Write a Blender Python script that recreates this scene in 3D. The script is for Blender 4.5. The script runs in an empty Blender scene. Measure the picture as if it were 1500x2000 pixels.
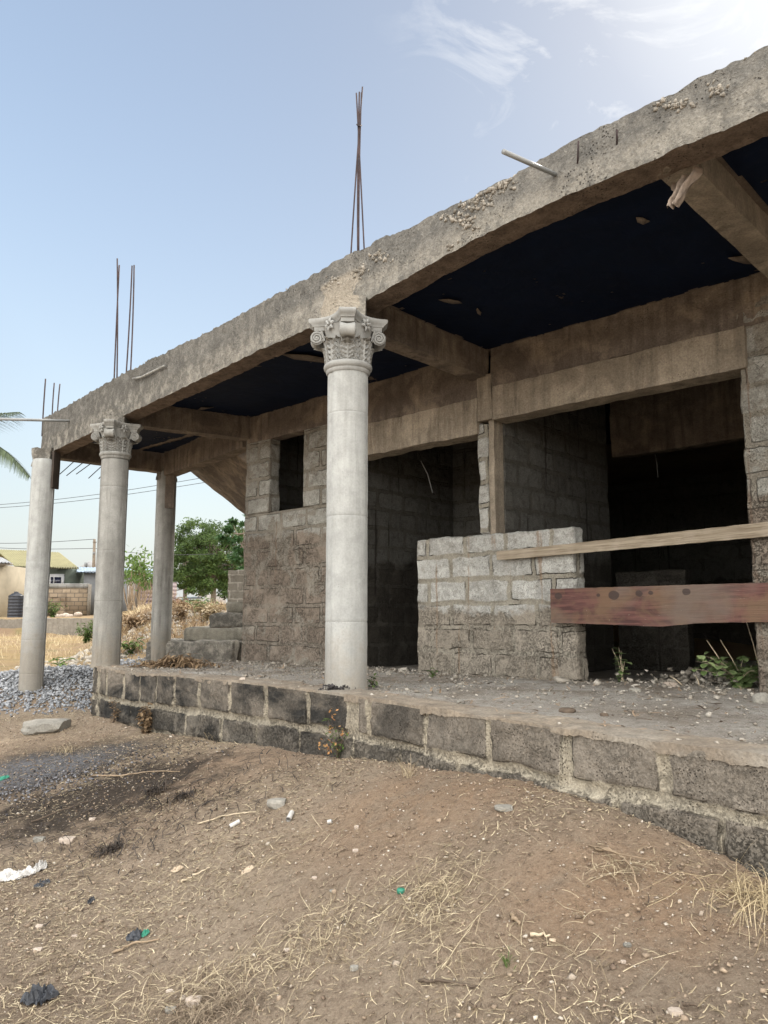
import bpy, math, random
import numpy as np
from mathutils import Vector
R = math.radians
random.seed(7)
rng = np.random.default_rng(11)
S = bpy.context.scene

# ------------------------------------------------------------------ camera, world, sun, exposure
PITCH = R(7.6); F = 1500.0
cam_d = bpy.data.cameras.new('camera'); cam = bpy.data.objects.new('camera', cam_d)
S.collection.objects.link(cam); S.camera = cam
cam.location = (0, 0, 0); cam.rotation_euler = (R(90) + PITCH, 0, 0)
cam_d.sensor_fit = 'VERTICAL'; cam_d.sensor_height = 36.0; cam_d.lens = 36.0 * F / 2000.0
cam_d.clip_start = 0.05; cam_d.clip_end = 3000
SUN_AZ, SUN_EL = R(36), R(43)          # azimuth clockwise from +Y
w = bpy.data.worlds.new('World'); S.world = w; w.use_nodes = True
sun_d = bpy.data.lights.new('sun', 'SUN'); sun = bpy.data.objects.new('sun', sun_d); S.collection.objects.link(sun)
sun_d.energy = 2.0; sun_d.angle = R(6); sun_d.color = (1.0, .93, .82)
_sd = Vector((math.sin(SUN_AZ) * math.cos(SUN_EL), math.cos(SUN_AZ) * math.cos(SUN_EL), math.sin(SUN_EL)))
sun.rotation_euler = _sd.to_track_quat('Z', 'Y').to_euler()
S.view_settings.view_transform = 'Standard'; S.view_settings.look = 'None'
S.view_settings.exposure = 1.15; S.view_settings.gamma = 1
S.view_settings.use_curve_mapping = False
S.cycles.max_bounces = 8; S.cycles.diffuse_bounces = 5; S.cycles.use_denoising = True

# ------------------------------------------------------------------ node helper
class NT:
    def __init__(s, nt):
        s.nt = nt; nt.nodes.clear()
    def n(s, t, props=None, **inp):
        nd = s.nt.nodes.new(t)
        for k, v in (props or {}).items(): setattr(nd, k, v)
        for k, v in inp.items():
            key = int(k[1:]) if (k[0] == 'i' and k[1:].isdigit()) else k.replace('_', ' ')
            so = nd.inputs[key]
            if hasattr(v, 'is_output') or isinstance(v, bpy.types.NodeSocket): s.nt.links.new(v, so)
            elif isinstance(v, bpy.types.Node): s.nt.links.new(v.outputs[0], so)
            else:
                if isinstance(v, tuple) and len(v) == 3 and so.type == 'RGBA': v = (*v, 1)
                so.default_value = v
        return nd
    def math(s, op, a, b=0.0, c=None, clamp=False):
        kw = dict(i0=a, i1=b)
        if c is not None: kw['i2'] = c
        return s.n('ShaderNodeMath', dict(operation=op, use_clamp=clamp), **kw).outputs[0]
    def noise(s, vec, scale, detail=5, rough=.55, dist=0):
        return s.n('ShaderNodeTexNoise', Vector=vec, Scale=scale, Detail=detail, Roughness=rough, Distortion=dist).outputs['Fac']
    def ramp(s, f, a, b, lo=0.0, hi=1.0):
        return s.n('ShaderNodeMapRange', dict(clamp=True), i0=f, i1=a, i2=b, i3=lo, i4=hi).outputs[0]
    def mix(s, f, a, b):
        m = s.n('ShaderNodeMix', dict(data_type='RGBA'))
        for so, v in ((m.inputs[0], f), (m.inputs[6], a), (m.inputs[7], b)):
            if isinstance(v, bpy.types.NodeSocket): s.nt.links.new(v, so)
            else: so.default_value = v if not isinstance(v, tuple) else (*v[:3], 1)
        return m.outputs[2]
    def mulc(s, col, f):
        m = s.n('ShaderNodeMix', dict(data_type='RGBA', blend_type='MULTIPLY')); m.inputs[0].default_value = 1
        for so, v in ((m.inputs[6], col), (m.inputs[7], f)):
            if isinstance(v, bpy.types.NodeSocket): s.nt.links.new(v, so)
            else: so.default_value = (*v[:3], 1)
        return m.outputs[2]
    def attr(s, name):
        return s.n('ShaderNodeAttribute', dict(attribute_name=name)).outputs['Fac']
    def pos(s): return s.n('ShaderNodeNewGeometry').outputs['Position']
    def scalev(s, v, sc):
        return s.n('ShaderNodeMapping', Vector=v, Scale=sc).outputs[0]
    def sep(s, v): return s.n('ShaderNodeSeparateXYZ', i0=v).outputs
    def out(s, col, rough=.9, height=None, bdist=.01, bstr=1.0, spec=.25, **kw):
        b = s.n('ShaderNodeBsdfPrincipled', Base_Color=col, Roughness=rough, **kw)
        b.inputs['Specular IOR Level'].default_value = spec
        if height is not None:
            bp = s.n('ShaderNodeBump', Height=height, Distance=bdist, Strength=bstr)
            s.nt.links.new(bp.outputs[0], b.inputs['Normal'])
        o = s.n('ShaderNodeOutputMaterial'); s.nt.links.new(b.outputs[0], o.inputs[0]); return b
def newmat(name):
    m = bpy.data.materials.new(name); m.use_nodes = True
    return m, NT(m.node_tree)

# world: sky texture + haze, thin cloud and an added fill glow out of view, all by direction
t = NT(w.node_tree)
dirv = t.n('ShaderNodeTexCoord').outputs['Generated']
sky = t.n('ShaderNodeTexSky', dict(sky_type='NISHITA', sun_disc=False, sun_elevation=SUN_EL, sun_rotation=SUN_AZ, air_density=1.3, dust_density=1.2, ozone_density=1.0))
sx, sy, sz = t.sep(dirv)
hz = t.math('POWER', t.math('SUBTRACT', 1.0, t.math('MAXIMUM', sz, 0.0)), 3.6)
hz = t.math('MULTIPLY', hz, .92)
sdot = t.math('ADD', t.math('ADD', t.math('MULTIPLY', sx, _sd.x), t.math('MULTIPLY', sy, _sd.y)), t.math('MULTIPLY', sz, _sd.z))
gl = t.ramp(sdot, .55, 1.0, 1.0, .30)
base = t.mix(hz, t.mulc(t.mulc(sky.outputs[0], (.095, .094, .090)), t.n('ShaderNodeCombineColor', i0=gl, i1=t.math('POWER', gl, .93), i2=t.math('POWER', gl, .82)).outputs[0]), (.345, .358, .358))
base = t.mix(.25, base, (.285, .325, .372))
warp = t.scalev(dirv, (1.0, 1.0, 2.2))
cn = t.noise(warp, 2.6, 8, .55, .6)
cn2 = t.noise(t.scalev(dirv, (2.0, 2.0, 3.2)), 3.4, 7, .62, .9)
near = t.ramp(sdot, .885, .97)
cl = t.math('MULTIPLY', t.ramp(cn2, .52, .70), near)
behind = t.math('MAXIMUM', t.ramp(sy, .12, -.35), t.ramp(sz, .80, .97))
sky_fill = t.math('MULTIPLY', t.ramp(cn, .30, .62), behind)
base = t.mix(t.math('MULTIPLY', cl, .95), base, (.53, .53, .525))
base = t.mix(t.math('MULTIPLY', t.ramp(sdot, .965, 1.0), .5), base, (.49, .51, .52))
base = t.mix(t.math('MULTIPLY', sky_fill, .9), base, (3.1, 3.0, 2.85))  # added unseen brightness behind and overhead, fill for the yard and house front
bg = t.n('ShaderNodeBackground', Color=base, Strength=1.0)
wo = t.n('ShaderNodeOutputWorld'); t.nt.links.new(bg.outputs[0], wo.inputs[0])

# ------------------------------------------------------------------ pixel helpers (photo pixels 1500x2000 -> metres)
CP, SP = math.cos(PITCH), math.sin(PITCH)
def ray(x, y):
    a = (x - 750) / F; b = (1000 - y) / F
    return np.array([a, CP - b * SP, SP + b * CP])
def at_y(x, y, Y): d = ray(x, y); return d * Y / d[1]
def at_z(x, y, Z): d = ray(x, y); return d * Z / d[2]

# ------------------------------------------------------------------ numpy noise
def _h(ix, iy, iz, s):
    n = (ix * 374761393 + iy * 668265263 + iz * 2147483647 + s * 1274126177) & 0xffffffff
    n = ((n ^ (n >> 13)) * 1274126177) & 0xffffffff
    n = (n ^ (n >> 16)) & 0xffffffff
    return n / 4294967295.0
def vnoise(p, s=0):
    p = np.asarray(p, float); i = np.floor(p).astype(np.int64); f = p - i; f = f * f * (3 - 2 * f)
    r = 0
    for dx in (0, 1):
        wx = f[..., 0] if dx else 1 - f[..., 0]
        for dy in (0, 1):
            wy = f[..., 1] if dy else 1 - f[..., 1]
            for dz in (0, 1):
                wz = f[..., 2] if dz else 1 - f[..., 2]
                r = r + wx * wy * wz * _h(i[..., 0] + dx, i[..., 1] + dy, i[..., 2] + dz, s)
    return r * 2 - 1
def fbm(p, sc=1.0, oct=4, s=0, g=.5):
    p = np.asarray(p, float) * sc; r = 0; a = 1; t = 0
    for k in range(oct):
        r = r + a * vnoise(p, s + k * 17); t += a; a *= g; p = p * 2.03
    return r / t
def sstep(a, b, x):
    t = np.clip((np.asarray(x, float) - a) / (b - a), 0, 1); return t * t * (3 - 2 * t)

# ------------------------------------------------------------------ object helpers
def link(o): S.collection.objects.link(o); return o
def tag(o, label=None, cat=None, group=None, kind=None):
    for k, v in (('label', label), ('category', cat), ('group', group), ('kind', kind)):
        if v: o[k] = v
    return o
def empty(name, loc, label=None, cat=None, group=None):
    o = link(bpy.data.objects.new(name, None)); o.location = loc; o.empty_display_size = .2
    return tag(o, label, cat, group)
def mesh(name, V, Fs, mat=None, parent=None, attrs=None, smooth=False, origin=None, mats=None, fmat=None):
    """Fs: list of (n,k) int arrays or one array. Vertices in world metres; origin shifts the object."""
    V = np.asarray(V, float).reshape(-1, 3)
    if not isinstance(Fs, list): Fs = [Fs]
    Fs = [np.asarray(f, np.int64) for f in Fs if len(f)]
    o_ = np.zeros(3) if origin is None else np.asarray(origin, float)
    me = bpy.data.meshes.new(name)
    me.vertices.add(len(V)); me.vertices.foreach_set('co', (V - o_).ravel())
    nl = sum(f.size for f in Fs); npol = sum(len(f) for f in Fs)
    me.loops.add(nl); me.polygons.add(npol)
    me.loops.foreach_set('vertex_index', np.concatenate([f.ravel() for f in Fs]))
    st = []; c = 0
    for f in Fs:
        st.append(c + np.arange(len(f)) * f.shape[1]); c += f.size
    me.polygons.foreach_set('loop_start', np.concatenate(st))
    if smooth: me.polygons.foreach_set('use_smooth', np.ones(npol, bool))
    if fmat is not None: me.polygons.foreach_set('material_index', np.asarray(fmat, np.int32))
    me.update(calc_edges=True); me.validate()
    for k, a in (attrs or {}).items():
        at = me.attributes.new(k, 'FLOAT', 'POINT'); at.data.foreach_set('value', np.asarray(a, np.float32).ravel())
    for m in (mats or ([mat] if mat else [])): me.materials.append(m)
    o = link(bpy.data.objects.new(name, me)); o.location = o_
    if parent is not None:
        o.parent = parent
        o.location = Vector(o_) - parent_world(parent)
    return o
def parent_world(p):
    v = Vector(p.location)
    while p.parent: p = p.parent; v += Vector(p.location)
    return v
def gridfaces(nu, nv, off=0):
    a = (np.arange(nu - 1)[:, None] * nv + np.arange(nv - 1)[None, :]).ravel() + off
    return np.stack([a, a + nv, a + nv + 1, a + 1], 1)
class MB:
    def __init__(s): s.V = []; s.F3 = []; s.F4 = []; s.n = 0
    def add(s, V, F):
        V = np.asarray(V, float).reshape(-1, 3); F = np.asarray(F, np.int64)
        (s.F3 if F.shape[1] == 3 else s.F4).append(F + s.n); s.V.append(V); s.n += len(V)
    def addm(s, V, F3, F4):
        V = np.asarray(V, float).reshape(-1, 3)
        if len(F3): s.F3.append(np.asarray(F3, np.int64) + s.n)
        if len(F4): s.F4.append(np.asarray(F4, np.int64) + s.n)
        s.V.append(V); s.n += len(V)
    def box(s, c, sz, ax=None):
        c = np.asarray(c, float); ax = np.eye(3) if ax is None else np.asarray(ax, float); h = np.asarray(sz, float) / 2
        V = [c + sx * h[0] * ax[0] + sy * h[1] * ax[1] + sz_ * h[2] * ax[2] for sx in (-1, 1) for sy in (-1, 1) for sz_ in (-1, 1)]
        s.add(V, [[0, 1, 3, 2], [4, 6, 7, 5], [0, 4, 5, 1], [2, 3, 7, 6], [0, 2, 6, 4], [1, 5, 7, 3]])
    def tube(s, pts, r, seg=7, cap=True):
        pts = np.asarray(pts, float); n = len(pts); r = np.full(n, r) if np.isscalar(r) else np.asarray(r, float)
        tan = np.gradient(pts, axis=0); tan /= np.linalg.norm(tan, axis=1)[:, None] + 1e-9
        up = np.array([0, 0, 1.]) if abs(tan[0][2]) < .9 else np.array([1., 0, 0])
        a = np.linspace(0, 2 * np.pi, seg, endpoint=False); V = []
        for i in range(n):
            x = np.cross(tan[i], up); x /= np.linalg.norm(x) + 1e-9; y = np.cross(tan[i], x)
            V.append(pts[i] + r[i] * (np.cos(a)[:, None] * x + np.sin(a)[:, None] * y))
        V = np.concatenate(V); Fq = []
        for i in range(n - 1):
            for j in range(seg):
                k = (j + 1) % seg; Fq.append([i * seg + j, i * seg + k, (i + 1) * seg + k, (i + 1) * seg + j])
        F3 = []
        if cap:
            V = np.concatenate([V, pts[:1], pts[-1:]])
            for j in range(seg):
                k = (j + 1) % seg; F3 += [[n * seg, k, j], [n * seg + 1, (n - 1) * seg + j, (n - 1) * seg + k]]
        s.addm(V, F3, Fq)
    def lathe(s, prof, c, seg=48):
        c = np.asarray(c, float); a = np.linspace(0, 2 * np.pi, seg, endpoint=False)
        V = np.array([[c[0] + r * np.cos(t), c[1] + r * np.sin(t), c[2] + z] for r, z in prof for t in a])
        Fq = []
        for i in range(len(prof) - 1):
            for j in range(seg):
                k = (j + 1) % seg; Fq.append([i * seg + j, i * seg + k, (i + 1) * seg + k, (i + 1) * seg + j])
        s.add(V, Fq)
    def build(s, name, mat, parent=None, smooth=False, **kw):
        V = np.concatenate(s.V); Fs = []
        if s.F3: Fs.append(np.concatenate(s.F3))
        if s.F4: Fs.append(np.concatenate(s.F4))
        return mesh(name, V, Fs, mat, parent, smooth=smooth, **kw)
def autosmooth(o, ang=35):
    me = o.data; me.polygons.foreach_set('use_smooth', np.ones(len(me.polygons), bool))
    try: me.set_sharp_from_angle(angle=R(ang))
    except Exception: pass

# icospheres for stones
def ico(sub):
    import bmesh
    bm = bmesh.new(); bmesh.ops.create_icosphere(bm, subdivisions=sub, radius=1)
    V = np.array([v.co[:] for v in bm.verts]); F_ = np.array([[v.index for v in f.verts] for f in bm.faces]); bm.free(); return V, F_
ICO = {k: ico(k) for k in (1, 2, 3)}
ICO[0] = (np.array([[x, y, z] for x in (-.75, .75) for y in (-.75, .75) for z in (-.75, .75)], float), np.array([[0, 1, 3], [0, 3, 2], [4, 6, 7], [4, 7, 5], [0, 4, 5], [0, 5, 1], [2, 3, 7], [2, 7, 6], [0, 2, 6], [0, 6, 4], [1, 5, 7], [1, 7, 3]]))
def rot_mats(n):
    q = rng.normal(size=(n, 4)); q /= np.linalg.norm(q, axis=1)[:, None]; a, b, c, d = q.T
    return np.stack([np.stack([1 - 2 * (c * c + d * d), 2 * (b * c - a * d), 2 * (b * d + a * c)], 1),
                     np.stack([2 * (b * c + a * d), 1 - 2 * (b * b + d * d), 2 * (c * d - a * b)], 1),
                     np.stack([2 * (b * d - a * c), 2 * (c * d + a * b), 1 - 2 * (b * b + c * c)], 1)], 1)
def stones(name, P, r, mat, parent=None, sub=1, flat=.6, smooth=False, kind=None):
    """P (n,3), r (n,) : many angular stones in one mesh"""
    V0, F0 = ICO[sub]; n = len(P); sc = rng.uniform(.5, 1.3, (n, 3)) * np.asarray(r)[:, None]
    J = 1 + rng.uniform(-.34, .34, (n, len(V0), 1))
    JV = V0[None] * J + (rng.uniform(-.3, .3, (n, len(V0), 3)) if sub == 0 else 0)
    V = np.einsum('nij,nkj->nki', rot_mats(n), JV * sc[:, None, :])
    V[..., 2] *= flat; V = V + np.asarray(P)[:, None, :]
    Fm = (F0[None] + (np.arange(n) * len(V0))[:, None, None]).reshape(-1, 3)
    tone = np.repeat(rng.uniform(0, 1, n), len(V0))
    o = mesh(name, V, Fm, mat, parent, attrs={'tone': tone}, smooth=smooth)
    if kind: o['kind'] = kind
    return o

# ------------------------------------------------------------------ materials
def mat_simple(name, col, rough=.8, var=.25, nsc=8.0, bump=.004, bscale=60, spec=.25, metal=0):
    m, t = newmat(name); p = t.pos()
    n1 = t.noise(p, nsc, 6); n2 = t.noise(p, bscale, 4)
    c = t.mix(t.ramp(n1, .3, .7), tuple(x * (1 - var) for x in col), tuple(min(1, x * (1 + var)) for x in col))
    t.out(c, rough, n2, bump, .8, spec, Metallic=metal); return m

def mat_concrete(name, c1, c2, dark, streak=.6, pits=.4, bump=.012, tint=None, fs=1.0, splash=False):
    m, t = newmat(name); p = t.pos()
    n1 = t.noise(p, 1.7, 8, .6, .4); n2 = t.noise(p, 9, 8, .62); n3 = t.noise(p, 70, 5, .6)
    st = t.noise(t.scalev(p, (14, 14, 1.3)), 1.0, 5, .6, .3)
    col = t.mix(t.ramp(n1, .35, .68), c1, c2)
    col = t.mix(t.math('MULTIPLY', t.ramp(n2, .42, .7), .5), col, tuple(x * .62 for x in c1))
    if splash:
        zz = t.math('ADD', t.sep(p)[2], t.math('MULTIPLY', t.math('SUBTRACT', n2, .5), .9)); col = t.mix(t.ramp(zz, -.10, -.55, 0, .65), col, (.20, .165, .12))
        dr = t.noise(t.scalev(p, (26, 26, .9)), 1.0, 4, .6, .3); col = t.mix(t.math('MULTIPLY', t.ramp(dr, .60, .67), t.ramp(t.math('ADD', t.sep(p)[2], n1), 1.2, 2.2, .25, .8)), col, tuple(x * .6 for x in c1))
    if tint: col = t.mix(t.math('MULTIPLY', t.ramp(t.noise(p, 2.6, 6, .6, .8), .48, .66), .7), col, tint)
    col = t.mix(t.math('MULTIPLY', t.math('MULTIPLY', t.ramp(st, .44, .68), t.ramp(n1, .3, .62)), streak), col, dark)
    vo = t.n('ShaderNodeTexVoronoi', Vector=p, Scale=55.0).outputs['Distance']
    pit = t.math('MULTIPLY', t.ramp(vo, .22, .02), t.ramp(t.noise(p, 5, 4), .5, .68))
    col = t.mix(t.math('MULTIPLY', pit, pits), col, tuple(x * .3 for x in dark))
    fine = t.ramp(n3, .25, .75, 1 - .30 * fs, 1 + .25 * fs)
    col = t.mulc(col, t.n('ShaderNodeCombineColor', i0=fine, i1=fine, i2=fine).outputs[0])
    h = t.math('ADD', t.math('MULTIPLY', n2, 1.0), t.math('MULTIPLY', n3, .35))
    h = t.math('SUBTRACT', h, t.math('MULTIPLY', pit, .9))
    t.out(col, .93, h, bump, .9); return m

def mat_block(name, hi, lo, zs, mort, mort2, soot=None, sootamt=0.0, bump=.012, mud=None, mudamt=.6, patch=None, sooty=False, crack=.9, white=.6, jw=.022, lomort=.5):
    """blocks: attributes jd (distance to the joint centre) and tone come from the mesh; upper blocks colour hi, lower blocks colour lo"""
    m, t = newmat(name); p = t.pos(); z = t.sep(p)[2]
    jd = t.attr('jd'); to = t.attr('tone')
    n1 = t.noise(p, 2.3, 8, .62, .5); n2 = t.noise(p, 16, 8, .65); n3 = t.noise(p, 95, 4, .6); n5 = t.noise(p, 4.5, 6, .62, .8); n6 = t.noise(p, 62, 8, .72, .2)
    ctr = lambda n, k: t.math('MULTIPLY', t.math('SUBTRACT', n, .5), k)
    zz = t.math('ADD', t.math('ADD', z, ctr(n1, .55)), ctr(n2, .10))
    f = t.ramp(zz, zs - .03, zs + .03)
    edge = t.math('ADD', jd, t.math('ADD', ctr(n2, .022), ctr(n5, .045)))
    mfac = t.ramp(edge, jw + .004, jw - .004)
    blk = t.mix(f, lo, hi)
    blk = t.mix(t.ramp(to, 0, 1, 0, .5), blk, t.mulc(blk, (.62, .60, .58)))
    wh = t.math('MULTIPLY', t.ramp(t.noise(p, 6, 8, .75, .6), .47, .60), f)
    blk = t.mix(t.math('MULTIPLY', wh, white), blk, tuple(min(.6, x * 1.45) for x in hi))
    mc = t.mix(t.ramp(n1, .35, .65), mort, mort2)
    col = t.mix(t.math('MULTIPLY', mfac, t.ramp(f, 0, 1, lomort, 1.0)), blk, mc)
    if patch:
        pf = t.ramp(t.math('ADD', t.noise(p, 2.6, 7, .6, 1.2), 0.0), .53, .57)
        col = t.mix(t.math('MULTIPLY', pf, .85), col, patch)
    # coarse eroded surface of the lower blocks
    ero = t.math('MULTIPLY', t.ramp(n6, .50, .60), t.ramp(n5, .40, .56)); ero = t.math('MULTIPLY', ero, t.ramp(f, 0, 1, .75, .2))
    col = t.mix(ero, col, tuple(x * .46 for x in lo))
    col = t.mix(t.math('MULTIPLY', t.ramp(n2, .50, .66), .5), col, tuple(x * .55 for x in lo))
    if soot:
        sn = t.noise(t.scalev(p, (1.6, 1.6, 2.6)), 1.0, 7, .65, .6)
        sf = t.math('MULTIPLY', t.ramp(sn, .40, .60), sootamt)
        sf = t.math('MULTIPLY', sf, t.ramp(mfac, 0, 1, 1, .3))
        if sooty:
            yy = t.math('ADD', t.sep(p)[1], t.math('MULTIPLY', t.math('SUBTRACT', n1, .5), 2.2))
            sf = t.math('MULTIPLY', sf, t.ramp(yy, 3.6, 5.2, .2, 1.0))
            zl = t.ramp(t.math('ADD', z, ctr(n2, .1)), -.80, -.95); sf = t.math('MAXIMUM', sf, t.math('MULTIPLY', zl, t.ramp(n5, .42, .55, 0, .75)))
        col = t.mix(sf, col, soot)
    ck = t.math('ABSOLUTE', t.math('SUBTRACT', t.math('ADD', jd, ctr(n6, .012)), jw)); ck = t.ramp(ck, .005, .0015)
    ck = t.math('MULTIPLY', ck, t.ramp(t.noise(p, 3.1, 4, .6), .50, .56)); ck = t.math('MULTIPLY', ck, crack)
    col = t.mix(ck, col, (.025, .02, .017))
    if mud:
        st = t.noise(t.scalev(p, (15, 15, .5)), 1.0, 4, .55, .2)
        col = t.mix(t.math('MULTIPLY', t.ramp(st, .62, .68), mudamt), col, mud)
    vo = t.n('ShaderNodeTexVoronoi', Vector=p, Scale=85.0).outputs['Distance']
    pit = t.math('MULTIPLY', t.ramp(vo, .32, .08), t.ramp(t.noise(p, 6, 5), .46, .60))
    col = t.mix(t.math('MULTIPLY', pit, .6), col, (.03, .025, .02))
    fine = t.ramp(n3, .25, .75, .66, 1.30)
    col = t.mulc(col, t.n('ShaderNodeCombineColor', i0=fine, i1=fine, i2=fine).outputs[0])
    h = t.math('ADD', t.math('MULTIPLY', n2, .8), t.math('MULTIPLY', n3, .35)); h = t.math('SUBTRACT', h, t.math('MULTIPLY', pit, .7)); h = t.math('SUBTRACT', h, t.math('MULTIPLY', ero, .7)); h = t.math('SUBTRACT', h, t.math('MULTIPLY', ck, 1.2))
    t.out(col, .95, h, bump, 1.0, .15); return m

M = {}
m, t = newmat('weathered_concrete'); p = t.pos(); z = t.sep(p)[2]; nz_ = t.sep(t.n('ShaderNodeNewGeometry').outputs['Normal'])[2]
n1 = t.noise(p, 1.9, 8, .62, .6); n2 = t.noise(p, 9, 9, .68, .3); n3 = t.noise(p, 65, 5, .65); n4 = t.noise(p, 26, 6, .7)
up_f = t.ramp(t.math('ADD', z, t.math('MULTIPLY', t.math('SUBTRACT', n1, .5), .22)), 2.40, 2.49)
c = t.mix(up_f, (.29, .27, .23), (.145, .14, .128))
c = t.mix(t.ramp(n1, .35, .65, 0, .55), c, (.27, .25, .215))
c = t.mix(t.math('MULTIPLY', t.ramp(n2, .46, .66), .75), c, (.10, .097, .09))
c = t.mix(t.math('MULTIPLY', t.ramp(n4, .55, .7), .5), c, (.36, .34, .30))
st_ = t.noise(t.scalev(p, (7, 7, 1.8)), 1.0, 6, .65, .5)
c = t.mix(t.math('MULTIPLY', t.ramp(st_, .52, .68), .4), c, (.085, .08, .072))
yl = t.math('MULTIPLY', t.ramp(t.sep(p)[1], 4.6, 8.5), .8); c = t.mix(t.math('MULTIPLY', yl, t.ramp(n2, .36, .54)), c, (.10, .094, .082))
pch = t.math('MULTIPLY', t.ramp(t.math('ABSOLUTE', t.math('ADD', t.math('ADD', t.sep(p)[0], .34), t.math('MULTIPLY', t.math('SUBTRACT', n2, .5), .3))), .16, .13), t.ramp(z, 2.56, 2.52)); c = t.mix(t.math('MULTIPLY', pch, .75), c, (.36, .315, .25))
c = t.mix(t.ramp(nz_, -.45, -.7), c, t.mix(t.ramp(n2, .4, .6), (.12, .092, .072), (.20, .155, .12)))  # brown form stain, darkened on downward faces: underside shade put into the colour
vo = t.n('ShaderNodeTexVoronoi', Vector=p, Scale=48.0).outputs['Distance']
pit = t.math('MULTIPLY', t.ramp(vo, .3, .08), t.ramp(t.noise(p, 4, 5, .6), .48, .6))
c = t.mix(t.math('MULTIPLY', pit, .7), c, (.035, .032, .03))
fine = t.ramp(n3, .25, .75, .66, 1.3); c = t.mulc(c, t.n('ShaderNodeCombineColor', i0=fine, i1=fine, i2=fine).outputs[0])
h = t.math('ADD', t.math('MULTIPLY', n2, 1.3), t.math('ADD', t.math('MULTIPLY', n3, .4), t.math('MULTIPLY', n4, .8))); h = t.math('SUBTRACT', h, t.math('MULTIPLY', pit, .9))
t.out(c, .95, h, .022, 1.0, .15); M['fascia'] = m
M['column'] = mat_concrete('cast_concrete', (.34, .345, .33), (.42, .425, .405), (.17, .165, .15), .55, .6, .004, fs=.35, splash=True)
M['column_old'] = mat_concrete('stained_cast_concrete', (.24, .235, .215), (.34, .335, .31), (.08, .075, .065), .8, .5, .006, fs=.5, splash=True)
M['capital'] = mat_concrete('capital_concrete', (.29, .29, .275), (.37, .367, .345), (.13, .125, .115), .45, .2, .003, fs=.25)
M['beam'] = mat_concrete('brown_cast_beam', (.105, .084, .068), (.20, .166, .134), (.038, .029, .024), .75, .5, .016, (.29, .235, .175))
M['beam_light'] = mat_concrete('tan_lintel_concrete', (.205, .172, .132), (.345, .297, .232), (.06, .047, .035), .7, .6, .018, (.38, .325, .25))
M['facade'] = mat_block('facade_blockwork', (.29, .285, .255), (.215, .178, .143), .93, (.185, .168, .138), (.235, .215, .178), crack=.55, mud=(.17, .115, .08), mudamt=.6, patch=(.225, .205, .17), bump=.022, white=.5)
M['lowwall'] = mat_block('low_wall_blockwork', (.385, .382, .355), (.295, .262, .215), .03, (.225, .205, .165), (.30, .28, .23), mud=(.235, .165, .11), mudamt=.7, bump=.02, white=.5)
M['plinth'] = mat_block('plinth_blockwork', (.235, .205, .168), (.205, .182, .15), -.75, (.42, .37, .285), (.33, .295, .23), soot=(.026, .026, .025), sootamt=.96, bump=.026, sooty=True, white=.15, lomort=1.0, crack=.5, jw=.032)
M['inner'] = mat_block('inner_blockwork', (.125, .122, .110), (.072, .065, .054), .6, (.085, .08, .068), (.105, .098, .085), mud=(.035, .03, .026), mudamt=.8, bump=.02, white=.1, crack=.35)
M['cap'] = mat_concrete('cement_capping', (.20, .165, .128), (.32, .265, .20), (.085, .073, .06), .6, .6, .018, (.27, .245, .205))
M['rust'] = mat_simple('rusty_steel', (.045, .030, .030), .7, .4, 12, .001, 200)
M['dark_board'] = mat_simple('dark_board', (.045, .035, .028), .85, .3, 8, .002, 60)
M['pvc'] = mat_simple('grey_conduit', (.22, .225, .22), .5, .15, 6, .0005, 100, .5)
M['slab'] = mat_concrete('brown_slab_soffit', (.14, .11, .085), (.21, .165, .125), (.1, .075, .055), .2, .3, .01)

# ceiling sheet: navy polythene stuck to the soffit
m, t = newmat('navy_polythene'); p = t.pos()
n = t.noise(p, 3, 6, .6, 1.0); n2 = t.noise(p, 30, 5)
c = t.mix(t.ramp(n, .3, .7), (.0013, .0045, .014), (.0032, .0085, .025))
fl = t.math('MULTIPLY', t.ramp(t.noise(t.scalev(p, (1, 1.4, 1)), 22, 4, .7, 1.5), .71, .73), t.ramp(n, .45, .6))
c = t.mix(fl, c, (.10, .09, .08))
sc_ = t.math('MULTIPLY', t.ramp(t.noise(t.scalev(p, (1, 3.5, 1)), 9, 5, .7, 2.0), .62, .70), .5); c = t.mix(sc_, c, (.018, .022, .034))
t.out(c, .75, t.noise(p, 9, 6, .6, .8), .01, .6, .12); M['sheet'] = m

# floor of the veranda
m, t = newmat('dusty_rubble_floor'); p = t.pos()
n1 = t.noise(p, 1.8, 8, .65, .5); n2 = t.noise(p, 22, 8, .7); n3 = t.noise(p, 110, 4, .6)
c = t.mix(t.ramp(n1, .38, .62), (.25, .215, .175), (.42, .395, .355))
c = t.mix(t.math('MULTIPLY', t.ramp(n2, .5, .66), .65), c, (.12, .10, .08))
vo = t.n('ShaderNodeTexVoronoi', Vector=p, Scale=60.0); 
c = t.mix(t.math('MULTIPLY', t.ramp(vo.outputs['Distance'], .33, .2), t.ramp(n2, .47, .55)), c, (.50, .47, .42))
t.out(c, .95, t.math('ADD', n2, t.math('MULTIPLY', n3, .5)), .03, 1.0, .1); M['floor'] = m

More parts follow.
